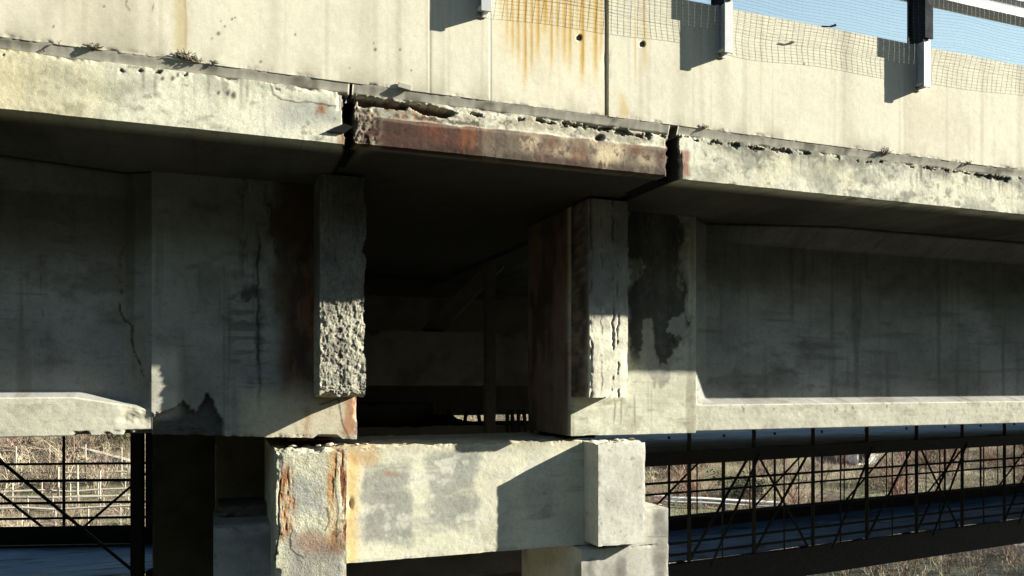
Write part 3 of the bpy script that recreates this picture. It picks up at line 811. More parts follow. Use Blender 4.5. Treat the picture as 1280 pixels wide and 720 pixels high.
# ------------------------------------------------------------------ PIER
pier = thing('bridge_pier', (.40*S, 1.3*S, 0), 'broken concrete bridge pier of two columns joined by a sunlit tie beam under the gap', 'bridge pier')
ZB0, ZB1 = -.274, -.0985
xs = lin(.17, .5995, .0013); zs = lin(ZB0, ZB1, .0013)
ysb = np.concatenate([[YE, YE+.003, YE+.008], np.linspace(YE+.015, 1.45, 24)])
def beam_col(P, U, V):
    M = P*S
    c = np.tile(np.array((.55, .53, .41)), (len(P), 1))
    n = fbm(M, (4, 3, 6), 171, 5, .6); n2 = fbm(M, (3, 3, 14), 172, 4)
    for u0, u1, v0, v1, k in ((452, 513, 578, 680, .9), (532, 598, 560, 660, .85), (560, 600, 560, 585, .6), (470, 515, 570, 600, .4)):
        c = mix(c, (.25, .255, .225), bm(U+n*12, V+n*10, u0, u1, v0, v1, 6, 8)*k*ss(-.65, .15, n2+.2))
    c = mix(c, (.33, .33, .29), ss(.1, .5, n2)*.55)
    c = mix(c, (.55, .54, .47), ss(.25, .5, fbm(M, (9, 3, 9), 173, 4))*.6)
    c = mix(c, (.50, .37, .13), bm(U+n*6, V, 432, 446, 555, 705, 7)*.75)
    c = mix(c, (.40, .24, .09), bm(U+n*9, V+n*5, 436, 472, 552, 580, 8)*.7)
    c = mix(c, (.30, .13, .06), np.exp(-(((U-487)+n*8)**2/90+(V-592+n*6)**2/20))*.5)
    c = mix(c, (.22, .21, .18), np.exp(-((U-438)**2/8+(V-630)**2/40))*.9)
    c = mix(c, (.44, .41, .33), bm(U, V, 600, 640, 552, 690, 10)*.4)
    c = mix(c, (.20, .20, .19), ss(.15, .5, fbm(M, (7, 3, 8), 174, 4))*bm(U, V, 640, 690, 590, 650, 14)*.5)
    c = mix(c, (.40, .36, .25), (1-ss(0, .02, ZB1-P[:, 2]))*.6)
    return c
def beam_disp(P, U, V):
    o = wear(P, xs, ysb, zs, .004, (0, 0, .004, .016), .004, 175, .3, 15)
    w = np.clip(1-(P[:, 1]-YE)/.03, 0, 1)
    o[:, 1] += w*.02*np.exp(-((U-438)**2/8+(V-630)**2/40))
    tp = np.exp(-((P[:, 2]-ZB1)/.004)**2)
    o[:, 2] += tp*.02*fbm(P*S, 12, 176, 4)
    return o
rbox('tie_beam', xs, ysb, zs, beam_col, beam_disp, CONC, pier)
# left column
YC = 1.2
xc = lin(.0864, .1875, .0010); zc = cat(lin(-1.85, -.36, .06), lin(-.36, -.097, .0011)); yc = np.concatenate([[YC, YC+.003, YC+.008, YC+.014], np.linspace(YC+.02, 1.47, 18)])
def col_col(P, U, V):
    M = P*S
    c = np.tile(np.array((.46, .445, .34)), (len(P), 1))
    n = fbm(M, (7, 5, 5), 181, 5, .62); n2 = fbm(M, (12, 6, 12), 182, 4)
    c = mix(c, (.27, .275, .26), bm(U+n*10, V+n*14, 368, 408, 600, 640, 10)*.8)
    c = mix(c, (.19, .19, .175), bm(U+n*10, V+n*10, 362, 432, 672, 735, 12, 12)*.75)
    c = mix(c, (.33, .31, .23), ss(.0, .5, n2)*.6)
    sr = fbm(M, (34, 8, 5), 187, 5, .65); sb = fbm(M, (10, 5, 3.2), 188, 4)
    for u0, u1, v0, v1 in ((349, 367, 588, 672), (414, 436, 560, 680)):
        rg = bm(U+n*9, V+n*12, u0, u1, v0, v1, 5, 16)
        c = mix(c, (.40, .24, .10), rg*ss(-.45, .1, sr+sb*.6)*.75)
        c = mix(c, (.30, .11, .045), rg*ss(-.15, .22, sr+sb*.8)*.9)
        c = mix(c, (.11, .05, .032), rg*ss(.12, .4, sr+fbm(M, 26, 189, 4)*.6)*.85)
    c = mix(c, (.24, .09, .05), bm(U+n*12, V+n*10, 375, 425, 665, 690, 10, 8)*.5)
    c = mix(c, (.42, .28, .10), bm(U, V, 408, 420, 560, 680, 4)*.4)
    c = mix(c, (.06, .05, .04), (1-ss(.6, 1.8, pline(U+n*3, V, [(352, 570), (350, 610), (348, 640), (345, 700)])))*.85)
    c = mix(c, (.05, .045, .035), (1-ss(.5, 1.5, pline(U+n2*5, V+n2*4, [(364, 655), (362, 685), (370, 692), (380, 697)])))*.9)
    c = mix(c, (.06, .05, .04), (1-ss(.5, 1.5, pline(U+n*3, V+n*2, [(408, 635), (411, 650), (406, 662)])))*.8)
    c = mix(c, (.07, .06, .05), (1-ss(.5, 1.3, pline(U+n*3, V, [(420, 562), (420, 600), (422, 640), (419, 660)])))*.7)
    c = mix(c, (.05, .04, .03), ss(.3, .5, fbm(M, 18, 183, 4))*bm(U, V, 412, 436, 575, 680, 4)*.6)
    return c
def col_disp(P, U, V):
    M = P*S; n = fbm(M, (7, 5, 5), 181, 5, .62)
    o = wear(P, xc, yc, zc, .006, (.016, .006, 0, .018), .005, 184, .3, 20)
    w = np.clip(1-(P[:, 1]-YC)/.03, 0, 1)
    o[:, 1] += w*.007*bm(U+n*9, V+n*12, 350, 366, 590, 670, 3, 12)*ss(-.2, .3, fbm(M, (34, 8, 5), 187, 5, .65))
    o[:, 1] += w*.006*bm(U+n*9, V+n*9, 418, 434, 562, 672, 4, 10)*ss(-.2, .3, fbm(M, (34, 8, 5), 187, 5, .65))
    for pl in ([(352, 570), (350, 610), (348, 640), (345, 700)],):
        o[:, 1] += w*.012*(1-ss(.5, 1.5, pline(U+n*5, V+n*4, pl)))*ss(-.3, .1, n)
    tp = np.exp(-((P[:, 2]-zc[-1])/.005)**2)
    o[:, 2] += tp*.045*(fbm(M, 11, 186, 4)-.2)
    return o
rbox('column', xc, yc, zc, col_col, col_disp, CONC_R, pier, label='sunlit column with rust stained spalled edges')
# corner block
xk = lin(.5876, .675, .0012); zk = lin(-.267, -.0995, .0014); yk = np.concatenate([[1.168, 1.171, 1.176], np.linspace(1.18, 1.262, 14)])
def kb_col(P, U, V):
    M = P*S
    c = np.tile(np.array((.51, .50, .43)), (len(P), 1))
    c = mix(c, (.34, .33, .28), ss(.0, .5, fbm(M, (5, 4, 4), 191, 5))*.6)
    c = mix(c, (.28, .275, .25), ss(-.13, -.24, P[:, 2])*.35*ss(-.4, .3, fbm(M, 3, 192, 3)))
    c = mix(c, (.12, .11, .09), ss(.45, .6, fbm(M, (26, 12, 26), 193, 4, .65))*.5)
    return c
rbox('corner_block', xk, yk, zk, kb_col, lambda P, U, V: wear(P, xk, yk, zk, .0025, (.004, .004, .004, .012), .003, 194, .3, 14)+np.stack([0*U, 0*U, np.exp(-((P[:, 2]-zk[-1])/.003)**2)*.02*fbm(P*S, 15, 195, 3)], 1), CONC, pier)
def rcol(P, U, V):
    M = P*S
    c = np.tile(np.array((.40, .39, .34)), (len(P), 1))
    n = fbm(M, 5, 201, 4)
    for u0, u1, v0, v1 in ((815, 835, 640, 668), (815, 832, 690, 725), (768, 783, 695, 730), (735, 742, 695, 730)):
        c = mix(c, (.20, .20, .185), bm(U+n*8, V+n*8, u0, u1, v0, v1, 3, 5)*.85)
    c = mix(c, (.13, .11, .085), ss(.05, .5, fbm(M, (4, 4, 3), 202, 4))*.5)
    c = mix(c, (.10, .095, .08), np.exp(-((V-671)/.8)**2)*bm(U, V, 810, 840, 660, 680, 4)*.7)
    return c
for nm, x0, x1, y0, y1, z1 in (('column', .568, .7335, 1.19, 1.461, -.2755), ('column_head', .632, .7325, 1.1906, 1.455, -.2154)):
    xs_ = lin(x0, x1, .0022); zs_ = cat(lin(-1.85, -.36, .06), lin(-.36, z1, .002)) if nm == 'column' else lin(-.2755, z1, .002)
    ys_ = np.concatenate([[y0, y0+.003, y0+.008], np.linspace(y0+.02, y1, 24)])
    rbox(nm, xs_, ys_, zs_, rcol, (lambda xs_, ys_, zs_: lambda P, U, V: wear(P, xs_, ys_, zs_, .003, (.006, .006, .004, .012), .004, 203, .3, 14))(xs_, ys_, zs_), CONC, pier)
simple('lower_column', .002, .125, 1.31, 1.50, -1.85, -.2235, (.30, .30, .28), 211, CONC_W, pier, .005, .012, .05, .1, zdet=-.36)
simple('back_wall', .005, .16, 1.505, 1.60, -1.85, -.075, (.17, .145, .10), 213, CONC, pier, .01, zdet=-.3)
simple('ledge_plinth', .01, .13, 1.40, 1.503, -.2234, -.205, (.10, .09, .075), 214, CONC_R, pier, .004, .03, .05)
# inner bent in the shade
bent = thing('inner_pier', (.3*S, 2.2*S, 0), 'inner concrete pier frame standing in black shade behind the sunlit columns', 'bridge pier')
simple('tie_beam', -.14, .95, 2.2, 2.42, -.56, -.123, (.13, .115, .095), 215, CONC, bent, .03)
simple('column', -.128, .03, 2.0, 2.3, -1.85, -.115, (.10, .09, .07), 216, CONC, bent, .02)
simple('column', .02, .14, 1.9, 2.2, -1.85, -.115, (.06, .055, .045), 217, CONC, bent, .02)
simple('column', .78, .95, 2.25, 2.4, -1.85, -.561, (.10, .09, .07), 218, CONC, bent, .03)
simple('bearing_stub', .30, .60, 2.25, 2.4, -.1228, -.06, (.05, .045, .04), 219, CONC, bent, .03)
m = MB()
pts = [inv(536, 546, 2.215)]+[inv(u, v, 2.215) for u, v in ((536, 517), (548, 518), (553, 521), (566, 519), (571, 523), (577, 524), (580, 529), (592, 527), (597, 531), (603, 532))]+[inv(606, 546, 2.215)]
m.prism([(x*S, z*S+HC) for x, z in pts], 2.21*S, 2.30*S).build('broken_upstand', CONC_R, bent)
# bearings between pier and girders
for x0, lab in ((.115, 'flat dark bearing pad between the left column and left girder'), (.578, 'flat dark bearing pad between the tie beam and right girder')):
    t = thing('bearing_pad', ((x0+.03)*S, 1.33*S, HC-.0985*S), lab, 'bearing')
    MB().box(x0*S, (x0+.06)*S, 1.28*S, 1.40*S, HC-.0985*S, HC-.0905*S).build('rubber_pad', RUBBER, t, .004)
    MB().box((x0-.004)*S, (x0+.064)*S, 1.275*S, 1.405*S, HC-.0905*S, HC-.0875*S).build('plate', RUST_M, t)

# loose concrete on the pier
def chunk_mesh(seed, r, sx=1.4, sz=.7):
    import bmesh
    b = bmesh.new(); bmesh.ops.create_icosphere(b, subdivisions=2, radius=1)
    co = np.array([v.co[:] for v in b.verts]); n = fbm(co+seed*3.3, 1.3, seed, 3)
    for v, k in zip(b.verts, n): v.co = Vector((v.co.x*sx, v.co.y, v.co.z*sz))*(r*(1+.55*k))
    me = bpy.data.meshes.new('concrete_chunk'); b.to_mesh(me); b.free()
    a = me.color_attributes.new('Col', 'FLOAT_COLOR', 'POINT')
    cc = np.ones((len(co), 4), dtype=np.float32); cc[:, :3] = np.array((.42, .39, .31) if seed % 3 else (.22, .17, .12))*(1+.25*n[:, None]); a.data.foreach_set('color', cc.ravel())
    me.materials.append(CONC); return me
for i, (u, yy, zt, r, lab, grp) in enumerate((
        (398, 1.215, -.096, .030, 'small concrete crumbs on the left column top', 1), (412, 1.225, -.096, .034, 0, 1), (428, 1.232, -.096, .024, 0, 1),
        (446, 1.24, -.0975, .03, 'concrete crumbs scattered on the sunlit tie beam top', 2), (458, 1.25, -.0975, .022, 0, 2), (505, 1.24, -.0975, .014, 0, 2), (553, 1.245, -.0975, .012, 0, 2), (365, 1.23, -.096, .022, 0, 1),
        (762, 1.185, -.0985, .024, 'brown rubble bits lying on the corner block top', 3), (771, 1.19, -.0985, .03, 0, 3), (779, 1.195, -.0985, .026, 0, 3),
        (789, 1.18, -.097, .034, 'large pale concrete lump on the right corner of the block top', 0), (825, 1.215, -.2145, .024, 'small rubble bit on the column head right of the corner block', 0))):
    x, _ = inv(u, 550, yy)
    o = link('concrete_chunk', chunk_mesh(i+1, r*(.55+.13*((i*7) % 4)), 1.2+.3*((i*5) % 3), .5+.15*((i*3) % 3))); o.location = (x*S, yy*S, HC+zt*S+r*.35); o.rotation_euler = (0, 0, i*1.3)
    last = lab if lab else {1: 'small concrete crumbs on the left column top', 2: 'concrete crumbs scattered on the sunlit tie beam top', 3: 'brown rubble bits lying on the corner block top'}[grp]
    gl = {1: 'small concrete crumb among those on the left column top', 2: 'small concrete crumb among those scattered along the sunlit tie beam top', 3: 'brown rubble bit among those on the corner block top'}
    tag(o, gl[grp] if grp else last, 'rubble', {1: 'crumbs on the left column', 2: 'crumbs on the tie beam', 3: 'rubble on the corner block'}.get(grp))

# ------------------------------------------------------------------ weeds on the ledge
def tuft(name, u, v, hpx, seed, label, dense=26, group=None):
    rnd = random.Random(seed); x, z = inv(u, v, .998)
    base = Vector((x*S, .998*S, z*S+HC)); h = hpx*S*1.0/F
    m = MB()
    for i in range(dense):
        a = rnd.uniform(-1.25, 1.25); L = h*rnd.uniform(.45, 1.05)
        p = base+Vector((rnd.uniform(-.4, .4)*h, rnd.uniform(-.004, .02), -.004))
        for k in range(3):
            q = p+Vector((math.sin(a)*L/3, rnd.uniform(-.5, .15)*L/3, math.cos(a)*L/3)); m.tube(p, q, .0022, 3); p = q; a += rnd.uniform(-.5, .5)
    o = m.build(name, DRY, None); tag(o, label, 'weed', group)
DRY = plain('dry_weed', (.13, .115, .075), .9, 0, .4, 40)
tuft('weed_tuft', 231, 73, 13, 1, 'bushy dry weed tuft on the ledge below the brown wall stain', 50)
tuft('weed_tuft', 246, 77, 9, 2, 'lower dry weed tuft just right of the bushy tuft on the ledge', 24)
tuft('weed_tuft', 117, 60, 9, 3, 'small dry weed tuft farther left on the ledge', 30)
tuft('weed_stalk', 77, 56, 10, 4, 'single upright weed stalk on the ledge at far left', 3)
tuft('weed_tuft', 269, 79, 6, 5, 'tiny dry weed tuft on the ledge near the pitted edge', 14)
tuft('weed_tuft', 880, 160, 8, 6, 'flat dry weed tuft above the right end of the rusty slab', 18)
tuft('weed_tuft', 1108, 192, 13, 7, 'sprawling dry weed tuft on the ledge below the rightmost steel post', 30)
tuft('weed_tuft', 1212, 204, 6, 8, 'tiny dry weed tuft on the ledge at far right', 12)
xr, zr = inv(506, 108, .9975)
o = MB().obox((xr*S, .9975*S, zr*S+HC), (.045, 0, -.007), (0, .006, 0), (.005, 0, .018)).build('mortar_patch', STONE, None, .003)
tag(o, 'small grey mortar lump stuck on the wall base above the dark cavity', 'mortar lump')

# ------------------------------------------------------------------ steel posts, mesh, guard rail
ZP = .5565
PX = [(608, 'steel post bracket at the top edge, left of the rust streaks'), (911, 'white fronted steel post bracket in the middle of the three'), (1159, 'tall steel post rising above the wall against the sky, rightmost of three')]
def hsec(m, x0, x1, y0, y1, z0, z1, tf=.011, tw=.010):
    m.box(x0, x1, y0, y0+tf, z0, z1); m.box(x0, x1, y1-tf, y1, z0, z1)
    xm = (x0+x1)/2; m.box(xm-tw/2, xm+tw/2, y0+tf, y1-tf, z0+.001, z1-.001); return m
for u, lab in PX:
    x, z = inv(u, 70, .979); z = .4795
    t = thing('rail_post', (x*S, S*.99, z*S+HC), lab, 'steel post', 'steel posts along the parapet')
    x0, x1 = x*S-.036, x*S+.036; y0, y1 = .9787*S, S-.004
    hsec(MB(), x0, x1, y0, y1, z*S+HC, ZP*S+HC).build('bracket', STEEL_GAL, t, .0015)
    m = MB()
    m.box(x0-.004, x1+.004, y0+.013, y1-.013, z*S+HC+.03, z*S+HC+.042)
    m.build('stiffener', STEEL_GAL, t)
    hsec(MB(), x0-.012, x1+.006, y0-.022, y1+.06, ZP*S+HC+.001, .90*S+HC, .014, .03).build('upper_post', STEEL_NAVY, t, .0015)
# wire mesh
tm = thing('wire_mesh', (.9*S, .985*S, HC+.51*S), 'rusty wire mesh hung on the steel posts and sagging over the parapet top', 'wire mesh')
xs = np.arange(inv(617, 0, .985)[0]*S, 1.75*S, .055)
def hem(x): return (.509+.002*math.sin(x*2.1)+.002*math.sin(x*5.3+1)+(.012 if x > 4.2 else 0.)*min(1, (x-4.2)/2 if x > 4.2 else 0))*S+HC
def my(x, z): return .9845*S+.010*math.sin(x*3.1+z*2)+.006*math.sin(z*9+x)+(.0 if z > ZP*S+HC else -.01)
m = MB(); zt = .80*S+HC
for i, x in enumerate(xs):
    z = hem(x); pts = []
    while z < zt: pts.append((x+.006*math.sin(z*7+i), my(x, z), z)); z += .14
    m.path(pts, .00075, 3)
m.build('upright_wires', WIRE, tm)
m = MB()
xx = np.arange(xs[0], xs[-1]+.01, .11)
for j in range(60):
    pts = []
    for x in xx:
        z = hem(x)+j*.026+.0025*math.sin(x*6+j*1.7)
        pts.append((x, my(x, z)-.003, z))
    if pts[0][2] > zt: break
    m.path(pts, .00075 if j else .0011, 3)
m.build('level_wires', WIRE, tm)
# twig caught in the mesh
x, z = inv(1036, 33, .978)
m = MB(); B = Vector((x*S, .978*S, z*S+HC))
m.path([B+Vector((-.07, 0, -.01)), B+Vector((-.01, -.005, -.006)), B+Vector((.03, -.004, .004)), B+Vector((.065, 0, .028))], .006, 5)
m.tube(B+Vector((.02, 0, .002)), B+Vector((.07, 0, .02)), .009, 5)
tag(m.build('twig', RUBBER, None), 'short black twig caught in the wire mesh before the sky', 'twig')
# guard rail behind the mesh
tg = thing('guard_rail', (1.4*S, 1.0*S, HC+.63*S), 'pale steel guard rail beam with dark underside at the top right corner', 'guard rail')
prof = [(.0, .0), (-.05, .055), (-.05, .12), (-.02, .16), (-.05, .20), (-.05, .27), (.0, .31), (.012, .31), (.012, 0)]
xg0, xg1 = .2*S, 3.4*S; k = len(prof)
V_ = np.array([(x, 1.012*S+py, .632*S+HC+pz) for x in (xg0, xg1) for py, pz in prof])
Q = [np.array([[i, (i+1) % k, k+(i+1) % k, k+i] for i in range(k)]), np.array([list(range(k))[::-1]]), np.array([list(range(k, 2*k))])]
mesh_np('rail_beam', V_, Q, None, STEEL_GAL, tg, False)
for gx in (1.50, .74):
    MB().box(gx*S-.05, gx*S+.05, 1.0*S-.005, 1.0*S+.0, .645*S+HC, .665*S+HC).build('splice_plate', STEEL_NAVY, tg)

# ------------------------------------------------------------------ ground and hillside
def ground_z(X, Y):
    X = np.asarray(X, float); Y = np.asarray(Y, float)
    P = np.stack([X, Y, 0*X], 1)
    z = .16*np.clip(Y-34, 0, 34)+.5*np.clip(Y-68, 0, 60)-.3*np.clip(Y-150, 0, 50)
    z = z+.85*np.clip(-9-Y, 0, 26)+.42*np.clip(-35-Y, 0, 80)-.3*np.clip(-130-Y, 0, 150)  # unseen slope behind the camera, added to cut sky light on the facade
    z = z+.9*fbm(P, .05, 301, 3)*ss(15, 45, np.abs(Y))+.25*fbm(P, .3, 302, 3)
    return z
gx = cat(np.linspace(-600, -80, 25), np.linspace(-80, 160, 240), np.linspace(160, 900, 30))
gy = cat(np.linspace(-600, -20, 25), np.linspace(-20, 140, 180), np.linspace(140, 900, 30))
a, b = np.meshgrid(gx, gy, indexing='ij'); a = a.ravel(); b = b.ravel()
V_ = np.stack([a, b, ground_z(a, b)], 1)
t = NT('dry_hillside')
n1 = t.noise(.25, 8, .65); n2 = t.noise(2.2, 8, .7); n3 = t.noise(14, 4, .7)
c = t.ramp(n1, [(.30, (.17, .12, .085)), (.46, (.22, .175, .125)), (.58, (.12, .135, .065)), (.75, (.25, .20, .15))])
sep = t.n.new('ShaderNodeSeparateXYZ'); t.l.new(t.tc.outputs['Object'], sep.inputs[0])
dark_ground = t.ramp(t.math('ADD', t.math('MULTIPLY', sep.outputs['Y'], .02), t.math('MULTIPLY', n2, .3)), [(.74, 1.), (.90, 0.)])  # near ground darkened to curb bounce light and paint in bridge shade
c = t.mixc(c, (.36, .31, .23), t.ramp(n2, [(.5, 0.), (.68, .8)])); c = t.mixc(c, (.03, .025, .018), t.ramp(n3, [(.35, .9), (.5, 0.)]))
c = t.mixc(c, (.022, .026, .016), dark_ground)
HILL = t.out(c, t.bump(n3, .12), .95)
tag(mesh_np('hillside', V_, gridquads(len(gx), len(gy), 0, False), None, HILL), kind='structure')
def gz(x, y): return float(ground_z([x], [y])[0])
def hit(u, v):
    """where the line of sight through a photo place meets the hillside"""
    lo = None
    for d in np.arange(18, 160, .4):
        p = ray(u, v, d)
        if p.z < gz(p.x, p.y): return p
    return ray(u, v, 90)

# bare shrubs
TWIG = plain('grey_brown_twigs', (.24, .18, .135), .9, 0, .3, 3)
TWIG2 = plain('pale_dry_stalks', (.46, .39, .28), .9, 0, .3, 3)
TWIG3 = plain('reddish_twigs', (.24, .12, .09), .9, 0, .3, 3)
LEAF = plain('dull_evergreen_leaves', (.05, .07, .03), .8, 0, .4, 5)
def shrub_mesh(seed, h, mat, nstem=7, thick=.02, leafy=False):
    rnd = random.Random(seed); m = MB()
    def grow(p, d, L, r, lev):
        q = p
        for k in range(2):
            d2 = (d+Vector((rnd.gauss(0, .16), rnd.gauss(0, .16), rnd.gauss(.02, .1)))).normalized()
            n = q+d2*L/2; m.tube(q, n, r, 3, r*.8); q = n; d = d2; r *= .8
            if lev > 0:
                for _ in range(2):
                    s = Vector((rnd.gauss(0, 1), rnd.gauss(0, 1), rnd.gauss(.3, .6))).normalized()
                    grow(q, (d*.8+s*.75).normalized(), L*rnd.uniform(.5, .75), r*.7, lev-1)
        if leafy and lev < 1:
            for _ in range(5):
                c = q+Vector((rnd.gauss(0, .12), rnd.gauss(0, .12), rnd.gauss(0, .12))); k = len(m.v)
                a = Vector((rnd.gauss(0, 1), rnd.gauss(0, 1), rnd.gauss(0, 1))).normalized()*.09; b = a.cross(Vector((rnd.gauss(0, 1), rnd.gauss(0, 1), 1))).normalized()*.06
                m.v += [tuple(c-a), tuple(c+b), tuple(c+a), tuple(c-b)]; m.f.append((k, k+1, k+2, k+3))
    for i in range(nstem):
        a = rnd.uniform(0, 6.28); l = rnd.uniform(.15, .75)
        grow(Vector((rnd.gauss(0, .2), rnd.gauss(0, .2), -.1)), Vector((math.cos(a)*l, math.sin(a)*l, 1)).normalized(), h*rnd.uniform(.4, .6), thick, 2)
    me = bpy.data.meshes.new('shrub'); me.from_pydata(m.v, [], m.f); me.materials.append(mat); me.update(); return me
SM = {'bare': [shrub_mesh(s, 3.0, TWIG, 8, .032) for s in (1, 2, 3)], 'stalk': [shrub_mesh(s, 2.2, TWIG2, 7, .026) for s in (4, 5)],
      'red': [shrub_mesh(s, 3.2, TWIG3, 8, .030) for s in (6, 7)], 'green': [shrub_mesh(s, 2.4, LEAF, 6, .03, True) for s in (8,)]}
SN = {'bare': ('bare_shrub', 'bare grey brown shrub on the sunlit bank beyond the bridge', 'bare shrubs on the bank'),
      'stalk': ('dry_bush', 'pale straw coloured dry bush on the sunlit bank beyond the bridge', 'dry bushes on the bank'),
      'red': ('reddish_shrub', 'reddish leafless shrub high on the bank beyond the bridge', 'reddish shrubs on the bank'),
      'green': ('evergreen_bush', 'dark green leafy bush on the bank seen between the scaffold tubes', 'evergreen bushes on the bank')}
rnd = random.Random(5)
spots = []
for (u0, u1, v0, v1, n, kinds) in ((-60, 190, 560, 700, 46, ('bare', 'stalk', 'stalk')), (-40, 160, 552, 575, 16, ('red', 'bare', 'bare')),
                                   (815, 1330, 575, 660, 90, ('bare', 'bare', 'stalk', 'red')), (840, 1330, 560, 590, 34, ('red', 'bare')),
                                   (960, 1330, 680, 740, 46, ('bare', 'bare', 'stalk')), (520, 680, 520, 545, 8, ('bare', 'stalk'))):
    for i in range(n): spots.append((rnd.uniform(u0, u1), rnd.uniform(v0, v1), rnd.choice(kinds)))
spots += [(925, 632, 'green'), (940, 630, 'green'), (150, 566, 'green')]
for u, v, k in spots:
    p = hit(u, v); o = link(SN[k][0], rnd.choice(SM[k])); o.location = (p.x, p.y, gz(p.x, p.y)); o.rotation_euler = (0, 0, rnd.uniform(0, 6.28))
    s = rnd.uniform(.6, 1.15)*(.62 if v > 640 else 1); o.scale = (s*1.15, s*1.15, s)
    tag(o, SN[k][1], 'shrub', SN[k][2])

# dry grass over the bank: too many blades to count
NB = 70000; rg = np.random.default_rng(3)
bx = rg.uniform(-22, 95, NB); by = rg.uniform(22, 74, NB)
ok = (fbm(np.stack([bx, by, 0*bx], 1), .22, 310, 3) > -.25)*(rg.uniform(0, 1, NB) < np.clip((by-24)/12, .12, 1))
bx, by = bx[ok], by[ok]; NB = len(bx); bz_ = ground_z(bx, by)-.05
hh = rg.uniform(.2, .75, NB)*(1+.6*fbm(np.stack([bx, by, 0*bx], 1), .4, 311, 2)); an = rg.uniform(0, 6.283, NB); ln = rg.uniform(.0, .6, NB)*hh; wd = rg.uniform(.012, .035, NB)
B0 = np.stack([bx-wd, by, bz_], 1); B1 = np.stack([bx+wd, by, bz_], 1); B2 = np.stack([bx+np.cos(an)*ln, by+np.sin(an)*ln, bz_+hh], 1)
gc = np.array((.40, .34, .24))[None]*rg.uniform(.35, 1.15, NB)[:, None]*np.where(fbm(np.stack([bx, by, 0*bx], 1), .15, 312, 3) > .12, 1, 0)[:, None]+0
gc = np.where(gc.sum(1, keepdims=True) > 0, gc, np.array((.17, .15, .085))[None]*rg.uniform(.4, 1.4, NB)[:, None])
tg_ = NT('dry_grass'); at_ = tg_.n.new('ShaderNodeAttribute'); at_.attribute_name = 'Col'
tag(mesh_np('dry_grass', np.stack([B0, B1, B2], 1).reshape(-1, 3), np.arange(NB*3).reshape(-1, 3), np.repeat(gc, 3, 0), tg_.out(at_.outputs['Color'], None, .9), None, False), 'straw coloured dry grass and stalks covering the bank beyond the bridge', 'grass', None, 'stuff')

# rails and fences on the bank
def rail_fence(name, pts, label, posts, hts, pr, rr, mat, cat_='fence', group=None, flat=False):
    W = [hit(u, v) for u, v in pts]; base = W[0]
    t = thing(name, (base.x, base.y, gz(base.x, base.y)), label, cat_, group)
    P = []
    L = [0.]
    for a_, b_ in zip(W[:-1], W[1:]): L.append(L[-1]+(b_-a_).length)
    for i in range(posts):
        s = L[-1]*i/(posts-1)
        for k in range(len(W)-1):
            if s <= L[k+1]+1e-6:
                f = (s-L[k])/(L[k+1]-L[k]); q = W[k].lerp(W[k+1], f); break
        q.z = gz(q.x, q.y); P.append(q)
    top = max(hts)
    for q in P: MB().tube(q-Vector((0, 0, .2)), q+Vector((0, 0, top+.08)), pr, 6).build('post', mat, t)
    for h in hts:
        m = MB()
        for a_, b_ in zip(P[:-1], P[1:]):
            a1, b1 = a_+Vector((0, 0, h)), b_+Vector((0, 0, h))
            if flat:
                d = b1-a1; n = d.cross(Vector((0, 0, 1))).normalized()
                m.obox((a1+b1)/2, d/2, n*.03, Vector((0, 0, rr)))
            else: m.tube(a1, b1, rr, 6)
        m.build('rail', mat, t)
    return t
rail_fence('guard_rail', [(815, 634), (920, 640), (1060, 644)], 'long white guard rail crossing the bank behind the right scaffold', 9, (.62, .40), .05, .085, WHITEP, 'guard rail')
rail_fence('guard_rail', [(815, 661), (905, 661)], 'short white guard rail low beside the right column', 5, (.55,), .05, .085, WHITEP, 'guard rail')
rail_fence('retaining_wall', [(1165, 694), (1300, 697)], 'low white wall on the valley floor at lower right', 3, (.25,), .06, .3, WHITEP, 'wall', None, True)
for i, (v0, v1, np_, labs) in enumerate(((612, 606, 9, 'uppermost pale post and rail fence on the left bank'), (630, 622, 8, 'second pale post and rail fence from the top of the left bank'),
                                        (646, 636, 9, 'third pale post and rail fence down the left bank'), (668, 657, 7, 'lowest pale post and rail fence on the left bank'))):
    rail_fence('rail_fence', [(-60, v0), (60, (v0+v1)/2), (190, v1)], labs, np_, (.5, 1.0) if i % 2 else (.75,), .045, .06, STONE, 'fence', 'pale fences on the left bank')
for i, (u, v) in enumerate(((20, 590), (62, 588), (107, 588), (152, 590), (73, 622), (97, 618), (125, 625))):
    p = hit(u, v+12); q = Vector((p.x, p.y, gz(p.x, p.y)))
    o = MB().tube(q, q+Vector((0, 0, 2.0)), .06, 6, .05).build('fence_stake', STONE, None); o_l = 'pale upright stake standing on the left bank between the fences'
    tag(o, o_l, 'stake', 'stakes on the left bank')
W0, W1 = hit(100, 572), hit(165, 590)
o = MB().obox((W0+W1)/2+Vector((0, 0, .35)), (W1-W0)/2, Vector((.1, .3, 0)), Vector((0, 0, .35))).build('kerb_wall', STONE, None)
tag(o, 'pale sloping kerb wall running down the left bank', 'wall')
# small white building high on the bank
p = hit(1085, 582); bz = gz(p.x, p.y)
th_ = thing('hut', (p.x, p.y, bz), 'small white hut on the bank seen through the right scaffold', 'hut')
MB().box(p.x-1.1, p.x+1.1, p.y, p.y+2.5, bz-.5, bz+1.3).build('wall', WHITEP, th_)
MB().prism([(p.x-1.35, bz+1.3), (p.x+1.35, bz+1.3), (p.x, bz+1.75)], p.y-.2, p.y+2.7).build('roof', STONE, th_)
MB().box(p.x-.9, p.x-.3, p.y-.03, p.y+.01, bz+.2, bz+1.0).build('door', STEEL_NAVY, th_)

